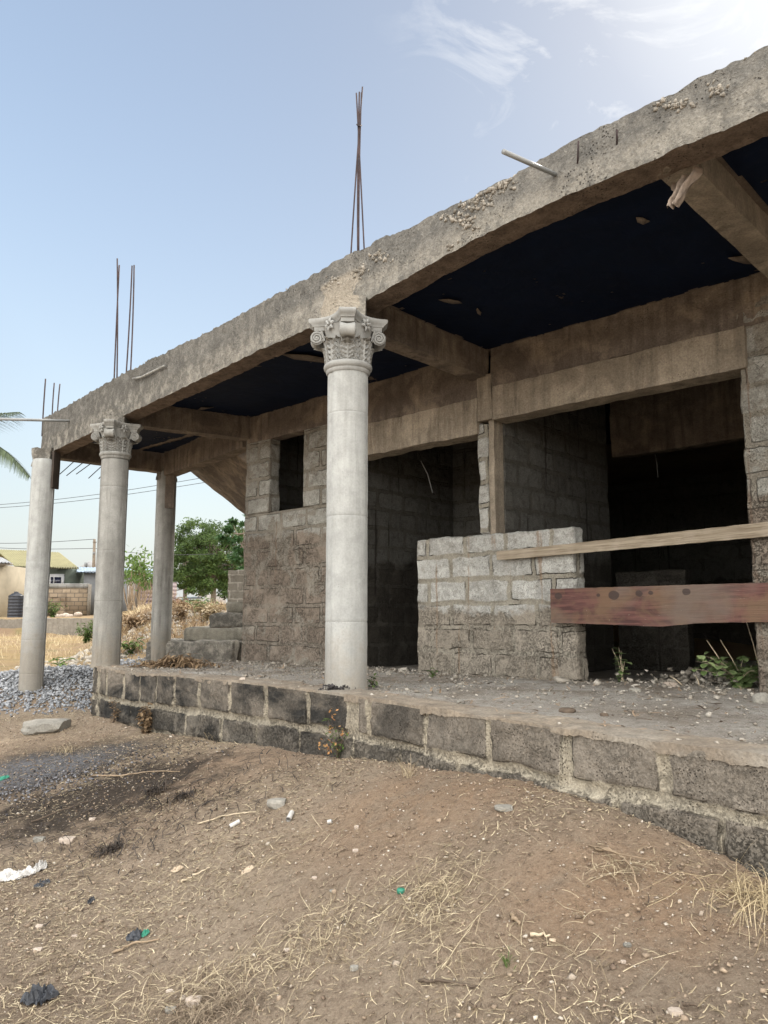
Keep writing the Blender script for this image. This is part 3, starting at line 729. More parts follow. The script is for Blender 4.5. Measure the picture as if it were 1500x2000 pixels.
    for k in range(4):
        leaf(math.pi / 4 + math.pi / 2 * k, .150, .052, .035, .055)
        leaf(math.pi / 2 * k + .0, .195, .048, .026, .050)
        for sg in (-1, 1): leaf(math.pi / 4 + math.pi / 2 * k + sg * .41, .195, .026, .030, .03)
        # flower on each side of the abacus
        a = math.pi / 2 * k; fx = .172
        for p_ in range(6):
            an = p_ * math.pi / 3 + .3; L = .050; L0 = .008
            pv = []
            for (l, ww, o_) in ((L0, .004, .006), (L * .45, .014, .016), (L * .8, .012, .015), (L, .002, .008)):
                for s_ in (-1, 0, 1):
                    yy = math.cos(an) * l - math.sin(an) * ww * s_; zz = math.sin(an) * l + math.cos(an) * ww * s_
                    pv.append([fx + o_ - abs(s_) * .006 + .012, yy, .318 + zz])
            b.add(rotz(np.array(pv), a), [[i * 3 + j, i * 3 + j + 1, i * 3 + j + 4, i * 3 + j + 3] for i in range(3) for j in range(2)])
        V_, F_ = ICO[1]; b.add(rotz(V_ * [.012, .012, .012] + [fx + .03, 0, .318], a), F_)
        b.box(rotz(np.array([.150, 0, .318]), a), (.06, .05, .05), [[math.cos(a), math.sin(a), 0], [-math.sin(a), math.cos(a), 0], [0, 0, 1]])
    o = b.build('capital', mat, parent)
    me = o.data; co = np.zeros(len(me.vertices) * 3); me.vertices.foreach_get('co', co)
    autosmooth(o, 40); o.rotation_euler = (0, 0, rot)
    return o
def column(x, y, z0, z1, r, joints, mat, cap=True, label=None, seed=0):
    H = z1 - z0 - (.388 if cap else 0)
    zs = np.unique(np.round(np.r_[np.linspace(0, H, 90), *[[j - .006, j - .002, j + .002, j + .006] for j in joints]], 4)); zs = zs[(zs >= 0) & (zs <= H)]
    seg = 56; a = np.linspace(0, 2 * np.pi, seg, endpoint=False)
    Z, A = np.meshgrid(zs, a, indexing='ij'); rr = np.full_like(Z, r)
    for j in joints: rr -= .0035 * np.exp(-((Z - j) / .003) ** 2)
    rr -= .007 * np.exp(-(((A - 3.80) + .03 * 0) / .05) ** 2)      # casting seam
    P = np.stack([np.cos(A) * rr, np.sin(A) * rr, Z], -1)
    q = P + [x * 3, y * 3, 0]
    rr += .0018 * fbm(q, 6, 3, seed) - .004 * np.maximum(0, fbm(q, 20, 3, seed + 5) - .25)
    if not cap: rr *= 1 - .10 * sstep(H - .06, H, Z) * (1 + fbm(q, 10, 2, 3))
    else: rr += .0
    rr += .02 * sstep(.05, 0, Z) * (.5 + fbm(q, 9, 3, 8))
    V = np.stack([x + np.cos(A) * rr, y + np.sin(A) * rr, z0 + Z], -1)
    f = gridfaces(len(zs), seg); j = np.arange(len(zs) - 1) * seg
    f = np.r_[f, np.stack([j + seg - 1, j, j + seg, j + 2 * seg - 1], 1)]
    f = f[:, ::-1]
    o = mesh('column', V.reshape(-1, 3), f, mat, house, smooth=True, origin=(x, y, z0))
    if label: o['label'] = label
    if cap:
        c = capital(o, (0, 0, 0), M['capital'] if mat is M['column'] else M['column_old'], CAPROT)
        c.location = (0, 0, H)
    return o
CAPROT = math.atan2(U[1], U[0])
column(-.262, 5.40, -.51, 2.125, .146, [.46, 1.19, 1.93, 2.27], M['column'], True, 'pale clean column with carved capital nearest the camera', 1)
column(-3.07, 8.62, -.575, 2.155, .150, [.72, 1.28, 2.0], M['column_old'], True, 'stained column with carved capital at the left end of the plinth', 2)
column(-4.66, 10.35, -1.15, 2.10, .150, [.38, .82, 1.27, 1.85], M['column'], False, 'plain column standing in the gravel without a capital', 3)
column(-3.40, 11.85, -.75, 2.20, .150, [.72, 1.35, 2.0], M['column_old'], False, 'plain column at the back by the steps', 4)
for (x_, y_, zt_) in ((-.262, 5.40, 2.12), (-3.07, 8.62, 2.15)):
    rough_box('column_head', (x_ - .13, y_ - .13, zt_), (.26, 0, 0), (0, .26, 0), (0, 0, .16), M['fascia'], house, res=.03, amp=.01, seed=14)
cq = np.array([-.262, 5.40, -.49]); an = rng.normal(4.25, .32, 130); rq = .145 + np.abs(rng.normal(0, .035, 130))
stones('base_crumbs', cq + np.stack([np.cos(an) * rq, np.sin(an) * rq, rng.uniform(-.03, .02, 130)], 1), rng.uniform(.003, .011, 130), M['clod'], house, 0, .9, kind='stuff')
# broken concrete between plain columns and beams
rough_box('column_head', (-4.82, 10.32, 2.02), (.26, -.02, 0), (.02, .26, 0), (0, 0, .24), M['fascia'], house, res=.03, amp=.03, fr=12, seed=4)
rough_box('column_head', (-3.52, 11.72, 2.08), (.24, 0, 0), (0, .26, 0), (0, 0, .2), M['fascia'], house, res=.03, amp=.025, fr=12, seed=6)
rough_box('formwork_board', (-4.51, 10.25, 1.70), (.03, -.01, 0), (.02, .16, 0), (0, 0, .5), M['dark_board'], house, res=.05, amp=.004, seed=7)
rough_box('formwork_board', (-3.37, 11.68, 1.62), (.14, -.0, 0), (.0, .02, 0), (0, 0, .54), M['beam'], house, res=.05, amp=.004, seed=9)

# ---- fascia beam
FS = np.r_[0, np.cumsum(np.hypot(*np.diff(FAS, axis=0).T))]
def f_at(x, y):                                         # arc length of a photo column of pixels
    best = None
    for i in range(len(FAS) - 1):
        a, b_ = FAS[i], FAS[i + 1]; n_ = np.array([b_[1] - a[1], a[0] - b_[0]]); r_ = ray(x, y); k = (a @ n_) / (r_[:2] @ n_)
        q = r_[:2] * k; t_ = ((q - a) @ (b_ - a)) / ((b_ - a) @ (b_ - a))
        if -.05 <= t_ <= 1.02: best = (FS[i] + t_ * (FS[i + 1] - FS[i]), r_[2] * k)
    return best
top = [f_at(*p) for p in [(85, 815), (110, 805), (210, 745), (300, 700), (400, 650), (500, 597), (600, 544), (700, 487), (840, 425), (1000, 345), (1080, 296), (1272, 200), (1400, 142), (1500, 90)]]
bot = [f_at(*p) for p in [(85, 890), (203, 833), (290, 787), (345, 765), (450, 712), (500, 685), (600, 642), (700, 603), (800, 540), (900, 474), (1000, 425), (1140, 366), (1260, 316), (1500, 224)]]
top, bot = np.array(top), np.array(bot)
def smooth_(a, wd):
    s = np.linspace(-.3, FS[-1], 900); v = np.interp(s, a[:, 0], a[:, 1]); k = np.exp(-((np.arange(-150, 151) * (s[1] - s[0])) / wd) ** 2); k /= k.sum()
    v = np.convolve(np.pad(v, 150, mode='edge'), k, mode='valid'); return np.stack([s, v], 1)
top, bot = smooth_(top, .25), smooth_(bot, .75)
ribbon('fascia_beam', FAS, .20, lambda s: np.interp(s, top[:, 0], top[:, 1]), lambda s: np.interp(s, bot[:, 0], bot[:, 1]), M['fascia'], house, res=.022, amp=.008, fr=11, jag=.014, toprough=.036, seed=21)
# honeycombed patches where the stones of the concrete show
def fpt(s, z, out=0.0):
    x = np.interp(s, FS, FAS[:, 0]); y = np.interp(s, FS, FAS[:, 1]); return np.stack([x - Vn[0] * out, y - Vn[1] * out, z], -1)
pp = []
for (x, y, sx_, sy_, n_) in ((935, 398, 34, 12, 60), (965, 365, 30, 12, 55), (900, 425, 28, 10, 45), (912, 440, 16, 8, 25), (985, 352, 22, 10, 35), (745, 505, 22, 10, 35), (700, 530, 16, 10, 22), (650, 548, 14, 8, 16), (880, 480, 10, 6, 12), (1320, 205, 40, 10, 45), (1400, 175, 25, 8, 20)):
    for k in range(n_):
        q = f_at(x + random.gauss(0, sx_ * .55), y + random.gauss(0, sy_ * .6))
        if q: pp.append(fpt(q[0], min(q[1], float(np.interp(q[0], top[:, 0], top[:, 1])) - .02), .001))
stones('exposed_aggregate', np.array(pp), rng.uniform(.006, .015, len(pp)), M['aggregate'], house, 0, 1.0, kind='stuff')
# loose bits along the top edge
ss = rng.uniform(0, 12, 420); pz = np.interp(ss, top[:, 0], top[:, 1]); P_ = fpt(ss, pz + rng.normal(.0, .008, 420), 0); P_[:, :2] += Vn * rng.uniform(-.0, .18, 420)[:, None]
stones('exposed_aggregate', P_, rng.uniform(.004, .012, 420), M['aggregate'], house, 0, .8, kind='stuff')['label'] = 'loose stones along the top edge of the roof beam'

# ---- roof slab, its sheet, cross beams
def zc(x, y):
    s = (np.asarray(x) - .98) * U[0] + (np.asarray(y) - 7.0) * U[1]
    return 2.475 + 0 * s
ins = FAS + np.array(Vn) * .17
back = 8.4
polyo = [tuple(p) for p in ins]; 
far1 = WL(7.6, back)[:2]; far0 = WL(-1.75, back)[:2]; crn = WL(-1.78, .02)[:2]
def clipgrid(zf, step, name, mat, keep):
    s0, s1, t0, t1 = -8.6, 9.0, -5.6, back
    a = np.arange(s0, s1, step); b_ = np.arange(t0, t1, step); A, B = np.meshgrid(a, b_, indexing='ij')
    X = W0[0] + U[0] * A + Vn[0] * B; Y = W0[1] + U[1] * A + Vn[1] * B
    V = np.stack([X, Y, zf(X, Y)], -1); F_ = gridfaces(len(a), len(b_)); C_ = V.reshape(-1, 3)[F_].mean(1); k = keep(C_)
    F_ = F_[k]; used = np.unique(F_); mp = -np.ones(V.size // 3, int); mp[used] = np.arange(len(used))
    return V.reshape(-1, 3)[used], mp[F_]
def in_poly(P, poly):
    x, y = P[:, 0], P[:, 1]; c = np.zeros(len(P), bool); n = len(poly)
    for i in range(n):
        x1, y1 = poly[i]; x2, y2 = poly[(i + 1) % n]
        hit = ((y1 > y) != (y2 > y)) & (x < (x2 - x1) * (y - y1) / (y2 - y1 + 1e-12) + x1); c ^= hit
    return c
ROOFP = [(-4.62, 10.62)] + [tuple(p) for p in ins[1:]] + [tuple(far1), tuple(far0), tuple(crn), (-3.40, 11.72)]
b = MB()
n_ = len(ROOFP); Vr = [[x, y, float(zc(x, y)) + .004] for x, y in ROOFP] + [[x, y, 2.60] for x, y in ROOFP]
import bmesh
bm = bmesh.new(); vs = [bm.verts.new(v) for v in Vr]
bm.faces.new(vs[:n_][::-1]); bm.faces.new(vs[n_:])
for i in range(n_): bm.faces.new([vs[i], vs[(i + 1) % n_], vs[n_ + (i + 1) % n_], vs[n_ + i]])
bmesh.ops.recalc_face_normals(bm, faces=bm.faces); me = bpy.data.meshes.new('roof_slab'); bm.to_mesh(me); bm.free(); me.materials.append(M['slab'])
rs = link(bpy.data.objects.new('roof_slab', me)); rs.parent = house; rs.location = -Vector(house.location)
# beams: (outer end, wall end, width, zbottom near, zbottom far)
def beam(name, p, q, wdt, zb, zt, mat, seed, amp=.008):
    p, q = np.array(p, float), np.array(q, float); d = q - p; L = np.hypot(*d); d /= L; n = np.array([-d[1], d[0]])
    o = np.array([*(p - n * wdt / 2), zb]); return rough_box(name, o, (*(d * L), 0), (*(n * wdt), 0), (0, 0, zt - zb), mat, house, res=.035, amp=amp, fr=5, seed=seed)
b1s, b1e = np.array([.02, 5.94]), np.array([.98, 7.0]); dd = (b1e - b1s) / np.hypot(*(b1e - b1s)); nn = np.array([-dd[1], dd[0]])
beam('cross_beam', b1s - dd * .42 + nn * .1, b1e + nn * .1 + dd * .02, .19, 2.215, 2.50, M['beam'], 31)
r1a, r1b = at_z(1346, 357, 2.30)[:2], at_z(1478, 488, 2.30)[:2]; rd = (r1b - r1a) / np.hypot(*(r1b - r1a)); beam('cross_beam', r1a - rd * .25, r1b + rd * 1.25, .18, 2.30, 2.53, M['beam_light'], 32)
beam('cross_beam', (-3.0, 8.82), (-1.70, 9.60), .17, 2.20, 2.50, M['beam'], 33)
beam('cross_beam', (-4.70, 10.66), (-3.42, 11.86), .18, 2.19, 2.56, M['beam'], 34)
beam('cross_beam', (-3.36, 11.80), (-1.74, 9.72), .19, 2.13, 2.50, M['beam'], 35)
# polythene sheet left on the soffit, torn round every beam
segs = [(b1s - dd * .6 + nn * .1, b1e + nn * .1), (r1a - rd * .25, r1b + rd * 1.25), (np.array([-3.0, 8.82]), np.array([-1.70, 9.60])), (np.array([-4.7, 10.66]), np.array([-3.42, 11.86])), (np.array([-3.36, 11.8]), np.array([-1.74, 9.72]))]
def segd(P, a, b_):
    ab = b_ - a; t_ = np.clip(((P[:, :2] - a) @ ab) / (ab @ ab), 0, 1); return np.hypot(*(P[:, :2] - a - t_[:, None] * ab).T)
def keep(C_):
    k = in_poly(C_, ROOFP)
    d = np.full(len(C_), 9.)
    for a, b_ in segs: d = np.minimum(d, segd(C_, a, b_) - .10)
    for i in range(len(FAS) - 1): d = np.minimum(d, segd(C_, FAS[i], FAS[i + 1]) - .205)
    wl = (C_[:, :2] - W0) @ Vn; xx = C_[:, 0]
    d = np.minimum(d, np.abs(wl + .0))
    nz = fbm(C_, 5, 4, 77, .65)
    k &= d > .035 + .055 * nz + .03 * np.maximum(0, fbm(C_, 1.2, 2, 3))
    fl = fbm(C_, 7, 4, 99, .7)
    k &= ~((fl > .50) & (fbm(C_, .9, 2, 5) > -.2))
    return k & (wl < 4.5)
Vs_, Fs_ = clipgrid(lambda x, y: zc(x, y) - .006 + 0 * x, .018, 'x', None, keep)
Vs_[:, 2] += .003 * fbm(Vs_, 4, 3, 2) - .001
mesh('ceiling_sheet', Vs_, Fs_, M['sheet'], house, smooth=True)
# long wrinkles / peeling flaps of the sheet and scraps of timber hanging on
def flap(name, pts, mat, parent, th=.004):
    pts = np.asarray(pts, float); n = len(pts); c = pts.mean(0); V = np.r_[pts, [c], pts + [0, 0, th], [c + [0, 0, th]]]
    F_ = [[n, i, (i + 1) % n] for i in range(n)] + [[2 * n + 1, n + 1 + (i + 1) % n, n + 1 + i] for i in range(n)]
    F4 = [[i, n + 1 + i, n + 1 + (i + 1) % n, (i + 1) % n] for i in range(n)]
    return mesh(name, V, [np.array(F_), np.array(F4)], mat, parent)
for (x, y, L, a) in ((880, 586, .10, .3), (935, 608, .06, 1.2), (612, 700, .34, .5), (480, 712, .16, .4), (402, 797, .12, -.4), (338, 780, .10, .2), (1255, 430, .06, .4), (1120, 365, .07, .7), (1455, 508, .16, .45), (520, 690, .10, 0)):
    q = at_z(x, y, 2.455); q[2] = float(zc(q[0], q[1])) - .02
    d = np.array([math.cos(a), math.sin(a), 0]); e = np.array([-d[1], d[0], 0]); L *= 1.0
    pts = [q - d * L + e * random.uniform(-.01, .01), q - d * L * .3 - e * L * .32, q + d * L * .6 - e * L * .22, q + d * L, q + d * L * .3 + e * L * .25, q - d * L * .5 + e * L * .22]
    pts = [p_ + np.array([0, 0, random.uniform(-.02, .004)]) for p_ in pts]
    flap('plaster_scrap', pts, M['beam'], house)

# ---- facade (block walls, lintels)
BR = dict(o=np.array([W0[0], W0[1], 0]), z0=-.56, ch=.222, bl=.46, joint=.034)
def wall(x0, x1, z0, z1, mat, seed, name='block_wall', d0=0.0, th=.16, res=.02, amp=.010, lump=.010, brick=True, relief=.005):
    a, b_ = WL(x0, d0), WL(x1, d0); u = b_ - a
    return rough_box(name, (a[0], a[1], z0), (u[0], u[1], 0), V3 * th, (0, 0, z1 - z0), mat, house, res=res, amp=amp, brick=BR if brick else None, seed=2 if brick else seed, lump=lump, relief=relief, fr=7)
FB = -.72
wall(-1.75, -.40, FB, 1.23, M['facade'], 1, lump=.004)
wall(-1.75, -1.395, 1.225, 2.25, M['facade'], 1)
wall(-.945, -.40, 1.225, 2.25, M['facade'], 1)
wall(.335, 1.60, FB, .735, M['lowwall'], 1, 'low_block_wall', d0=-.02, th=.18, lump=.016, res=.012, amp=.014, relief=.006)
wall(.885, .962, .735, 1.78, M['lowwall'], 2, 'block_pillar', d0=.0, th=.16, lump=.014, res=.016, amp=.016)
wall(.964, 1.008, -.5, 2.22, M['beam_light'], 3, 'pillar', d0=.02, th=.15, lump=0.004, brick=False, amp=.006)
wall(.90, 1.02, 1.80, 2.24, M['beam_light'], 3, 'pillar', d0=-.03, th=.2, lump=0.004, brick=False, amp=.007)
wall(2.61, 7.3, FB, 2.45, M['facade'], 1, lump=.012)
# lintels: recessed brown upper beam, prouder tan lower one
wall(-1.73, -.40, 2.14, 2.50, M['beam'], 5, 'lintel_beam', d0=-.012, brick=False, lump=.003, res=.03)
wall(-.52, .90, 1.685, 2.03, M['beam_light'], 6, 'lintel_beam', d0=-.03, th=.22, brick=False, lump=.006, res=.025, amp=.014)
wall(-.40, .90, 2.03, 2.50, M['beam'], 7, 'lintel_beam', d0=-.006, brick=False, lump=.003, res=.03, amp=.010)
wall(1.02, 2.66, 1.785, 2.10, M['beam_light'], 8, 'lintel_beam', d0=-.03, th=.22, brick=False, lump=.006, res=.025, amp=.012)
wall(1.00, 2.80, 2.10, 2.52, M['beam'], 9, 'lintel_beam', d0=-.006, brick=False, lump=.003, res=.03, amp=.010)
# interior
def iwall(a, b_, z0, z1, name='inner_wall', th=.15, mat=None, res=.03, seed=2, brick=True):
    a = np.asarray(a, float); b_ = np.asarray(b_, float); d = b_ - a; L = np.hypot(*d); n = np.array([-d[1], d[0]]) / L
    return rough_box(name, (a[0], a[1], z0), (d[0], d[1], 0), (n[0] * th, n[1] * th, 0), (0, 0, z1 - z0), mat or M['inner'], house, res=res, amp=.012, brick=BR if brick else None, seed=seed, lump=.01, relief=.006)
def IN(X, d): return WL(X, d)[:2]
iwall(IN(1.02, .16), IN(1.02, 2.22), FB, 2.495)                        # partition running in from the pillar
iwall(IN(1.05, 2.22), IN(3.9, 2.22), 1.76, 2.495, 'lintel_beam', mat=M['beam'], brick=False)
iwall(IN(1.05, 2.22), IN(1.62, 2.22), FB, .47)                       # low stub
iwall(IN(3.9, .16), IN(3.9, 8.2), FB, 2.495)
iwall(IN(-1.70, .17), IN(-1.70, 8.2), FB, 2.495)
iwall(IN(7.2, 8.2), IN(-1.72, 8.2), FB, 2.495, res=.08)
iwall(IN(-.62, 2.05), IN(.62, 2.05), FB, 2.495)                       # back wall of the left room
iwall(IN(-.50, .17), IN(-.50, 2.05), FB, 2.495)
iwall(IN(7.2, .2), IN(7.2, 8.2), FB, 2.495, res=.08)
iwall(IN(.62, 2.05), IN(.86, 2.05), 1.6, 2.495, 'lintel_beam', mat=M['beam'], brick=False)
# pieces of wire hanging in the rooms
def rod(name, pts, r, mat, parent, seg=6, **k):
    b = MB(); b.tube(pts, r, seg); o = b.build(name, mat, parent, smooth=True); 
    return o
rod('hanging_wire', [at_y(822, 900, 8.6), at_y(835, 925, 8.62), at_y(845, 962, 8.64)], .006, M['pvc'], house)
rod('hanging_wire', [at_y(1278, 880, 8.7), at_y(1283, 905, 8.7), at_y(1285, 932, 8.7)], .005, M['pvc'], house)

# ---- starter bars standing on the roof
def barset(lst, Y, lean):
    for (xb, yb, xt, yt, r) in lst:
        p0 = at_y(xb, yb + 22, Y); p1 = at_y(xt, yt, Y + lean)
        mid = (p0 + p1) / 2 + np.array([random.uniform(-.015, .015), 0, 0])
        t_ = np.linspace(0, 1, 9)[:, None]; pts = (1 - t_) ** 2 * p0 + 2 * t_ * (1 - t_) * mid + t_ ** 2 * p1
        rod('starter_bar', pts, r, M['rust'], house)
barset([(684, 500, 708, 170, .0068), (699, 490, 702, 180, .0075), (701, 490, 706, 181, .006), (712, 480, 696, 182, .0068)], 5.62, .1)
rod('tie_wire', [at_y(697, 243, 5.72), at_y(701, 247, 5.66), at_y(706, 245, 5.72)], .006, M['rust'], house)
barset([(222, 744, 233, 518, .009), (228, 740, 229, 505, .009), (245, 730, 258, 519, .009), (254, 724, 262, 518, .009)], 8.95, .1)
barset([(82, 830, 89, 740, .010), (101, 818, 106, 748, .009), (111, 812, 117, 750, .009)], 10.75, .1)
for (x0, y0, x1, y1) in ((146, 900, 117, 926), (163, 903, 130, 929), (178, 905, 149, 926), (197, 912, 173, 934), (208, 918, 193, 935)):
    rod('starter_bar', [at_y(x0, y0, 10.9), at_y(x1, y1, 10.6)], .006, M['rust'], house)
# conduits
rod('conduit_pipe', [at_y(-60, 817, 9.3), at_y(135, 822, 9.85)], .018, M['pvc'], house, 10)
p0, p1 = at_y(1085, 341, 4.07), at_y(983, 296, 3.75)
o = rod('conduit_pipe', [p0 + (p0 - p1) * .1, p1], .0135, M['pvc'], house, 12)
q = [f_at(265, 741), f_at(281, 738), f_at(326, 716)]
rod('conduit_pipe', [fpt(a[0], a[1], .03) for a in q], .013, M['column_old'], house, 10)
q = [f_at(1205, 283), f_at(1210, 258)]; rod('starter_bar', [fpt(q[0][0], q[0][1], .0), fpt(q[1][0], q[1][1], .03)], .005, M['rust'], house)
q = [f_at(1128, 320), f_at(1135, 280)]; rod('starter_bar', [fpt(q[0][0], q[0][1], .0), fpt(q[1][0], q[1][1], .03)], .005, M['rust'], house)

# ---- steps and upper flight at the back left
M['facade_plain'] = mat_concrete('mossy_render', (.22, .205, .165), (.33, .305, .25), (.06, .058, .048), .7, .6, .02)
st = empty('outdoor_staircase', (-2.9, 12.0, -.6), 'concrete staircase climbing behind the left end of the house', 'staircase')
def step(x0, x1, y0, y1, z0, z1, mat, nm='step', seed=0):
    return rough_box(nm, (x0, y0, z0), (x1 - x0, 0, 0), (0, y1 - y0, 0), (0, 0, z1 - z0), mat, st, res=.04, amp=.028, fr=4, seed=seed, lump=.035)
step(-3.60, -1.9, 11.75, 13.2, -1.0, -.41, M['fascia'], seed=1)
step(-3.12, -1.9, 12.05, 13.2, -.42, -.205, M['facade_plain'], seed=2)
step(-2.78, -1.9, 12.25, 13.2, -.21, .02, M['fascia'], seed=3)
step(-2.55, -1.9, 12.45, 13.2, .015, .19, M['facade_plain'], seed=4)
rough_box('side_wall', (-2.80, 11.35, -.8), (.62, 0, 0), (0, .42, 0), (0, 0, .42), M['fascia'], st, res=.05, amp=.02, seed=5, lump=.02)
N1, N2, F1_, F2_ = [np.array(v) for v in ((-1.50, 10.55, 1.52), (-2.35, 10.25, 2.42), (-1.95, 12.6, 1.36), (-3.42, 12.35, 2.52))]
th = np.array([.10, .0, .14])
o_ = N2; rough_box('upper_flight', F2_, F1_ - F2_, N2 - F2_, th, M['beam'], st, res=.06, amp=.015, seed=6)
m, t = newmat('parapet_blocks'); p = t.pos(); s_ = t.sep(p); v = t.n('ShaderNodeCombineXYZ', i0=s_[0], i1=s_[2], i2=0.0).outputs[0]
v = t.n('ShaderNodeVectorMath', dict(operation='ADD'), i0=v, i1=t.n('ShaderNodeVectorMath', dict(operation='SCALE'), i0=t.n('ShaderNodeTexNoise', Vector=p, Scale=7.0).outputs['Color'], Scale=.03).outputs[0]).outputs[0]
bt = t.n('ShaderNodeTexBrick', Vector=v, Color1=(.21, .19, .155), Color2=(.27, .245, .205), Mortar=(.38, .35, .30), Scale=1.0, Mortar_Size=.014, Mortar_Smooth=.4, Bias=0.0, Brick_Width=.27, Row_Height=.135)
n_ = t.noise(p, 14, 7, .7); t.out(t.mix(t.math('MULTIPLY', t.ramp(n_, .5, .65), .5), bt.outputs['Color'], (.11, .095, .075)), .95, n_, .02, 1.0, .1)
o = rough_box('block_parapet', (-2.62, 12.9, .18), (1.0, 0, 0), (0, .15, 0), (0, 0, .56), m, st, res=.04, amp=.010, seed=3, lump=.01)
# ================================================================== THINGS AROUND THE HOUSE
def gpt(x, y, up=0.0, z=-1.3):
    """photo pixel -> point on the yard"""
    q = at_z(x, y, z)
    for _ in range(14):
        z = .5 * z + .5 * float(ground_z(q[0], q[1])); q = at_z(x, y, z)
    return np.array([q[0], q[1], float(ground_z(q[0], q[1])) + up])
def fpx(x, y, up=0.0):
    q = at_z(x, y, -.52); q = at_z(x, y, float(floor_z(q[0], q[1])) - .01); q[2] += up; return q
# ---- planks nailed across the opening
def plank(name, pL, pR, prof_top, prof_bot, th, mat, label, cat):
    """board along pL->pR; profile given as (fraction, offset) lists in metres"""
    pL, pR = np.array(pL), np.array(pR); d = pR - pL; L = np.linalg.norm(d); u = d / L
    n = np.cross(u, [0, 0, 1]); n /= np.linalg.norm(n); v = np.cross(n, u)
    N = 150; K = 12; x = np.linspace(0, L, N)
    zt = np.interp(x, [a * L for a, b in prof_top], [b for a, b in prof_top]); zb = np.interp(x, [a * L for a, b in prof_bot], [b for a, b in prof_bot])
    V = []
    for i in range(N):
        j1 = .0008 * math.sin(i * .7) + random.uniform(-.0009, .0009); row = []
        for k in range(K): row.append((x[i], th / 2, zt[i] + (zb[i] - zt[i]) * k / (K - 1) + (j1 if k in (0, K - 1) else 0)))
        for k in range(K): row.append((x[i], -th / 2, zb[i] + (zt[i] - zb[i]) * k / (K - 1) + (j1 if k in (0, K - 1) else 0)))
        V += row
    V = np.array(V); V[:, 1] += .0015 * fbm(V, 12, 3, 4) + .010 * np.sin(V[:, 0] * 1.1); V[:, 0] += .006 * fbm(V, 40, 2, 9) * (np.abs(V[:, 0] - L / 2) > L / 2 - .005)
    q = 2 * K; F_ = [[i * q + j, i * q + (j + 1) % q, (i + 1) * q + (j + 1) % q, (i + 1) * q + j] for i in range(N - 1) for j in range(q)]
    F_ += [[j, j + 1, q - 2 - j, q - 1 - j] for j in range(K - 1)] + [[(N - 1) * q + q - 1 - j, (N - 1) * q + q - 2 - j, (N - 1) * q + j + 1, (N - 1) * q + j] for j in range(K - 1)]
    o = mesh(name, V, np.array(F_), mat); autosmooth(o, 40)
    from mathutils import Matrix
    mt = Matrix(((u[0], -n[0], v[0], pL[0]), (u[1], -n[1], v[1], pL[1]), (u[2], -n[2], v[2], pL[2]), (0, 0, 0, 1)))
    o.matrix_world = mt; return tag(o, label, cat)
def nails(o, pts):
    for p_ in pts:
        b = MB(); V_, F_ = ICO[1]; b.add(V_ * [.006, .003, .006] + np.array(p_), F_)
        q = b.build('nail_head', M['rust']); q.parent = o
def onwall(x, y, d):                       # pixel -> plane parallel to the facade, d metres in front
    a = W0 - Vn * d; r_ = ray(x, y); k = (a @ Vn) / (r_[:2] @ Vn); return r_ * k
pA, pB = onwall(972, 1084, .085), onwall(1500, 1034, .05)
o = plank('wooden_plank', pA, pA + (pB - pA) * 1.35, [(0, .030), (1, .060)], [(0, -.045), (.02, -.048), (1, -.050)], .035, M['wood'], 'weathered pale timber plank rising slightly across the opening above the red board', 'plank')
nails(o, [(.14, .019, .0), (1.3, .019, .02), (1.75, .019, .0)])
pA, pB = onwall(1077, 1182, .10), onwall(1500, 1176, .06)
LB = np.linalg.norm(pB - pA) * 1.4
s1 = onwall(1285, 1226, .08); fr = (np.linalg.norm(s1[:2] - pA[:2])) / LB
o = plank('reddish_board', pA, pA + (pB - pA) * 1.4, [(0, .135), (.68, .135), (1, .13)], [(0, -.145), (fr * .45, -.155), (fr, -.172), (fr + .03, -.168), (fr * 1.35, -.145), (.72, -.135), (1, -.13)], .03, M['redwood'], 'wide reddish brown stained board nailed across the opening below the plank', 'board')
nails(o, [(.12, .017, .04), (.13, .017, -.08), (1.32, .017, .03)])
# ---- torn cement bag hanging from the roof beam
q0 = at_z(1338, 345, 2.22)
nu, nv = 14, 26; A, B = np.meshgrid(np.linspace(-1, 1, nu), np.linspace(0, 1, nv), indexing='ij')
top3, bot3 = at_y(1340, 338, 3.72), at_y(1312, 400, 3.62)
C_ = top3 + (bot3 - top3) * B[..., None]; wd = .065 * (1 - .62 * B ** 1.3) * (1 + .25 * np.sin(B * 9))
Pp = C_ + A[..., None] * wd[..., None] * U3 + (V3 * (.03 * np.sin(A * 7 + B * 4) + .02)[..., None]) + np.stack([.012 * fbm(np.stack([A * 2, B * 5, 0 * A], -1), 2, 3, 3)] * 3, -1)
Pp[..., 2] += .02 * A * (1 - B)
Fg = gridfaces(nu, nv); n0 = nu * nv
o = mesh('torn_bag_scrap', np.r_[Pp.reshape(-1, 3), Pp.reshape(-1, 3) + V3 * .004], np.r_[Fg, Fg[:, ::-1] + n0], M['paper'], smooth=True, origin=tuple(top3))
tag(o, 'crumpled brown paper scrap hanging from the roof beam beside the right cross beam', 'paper scrap')

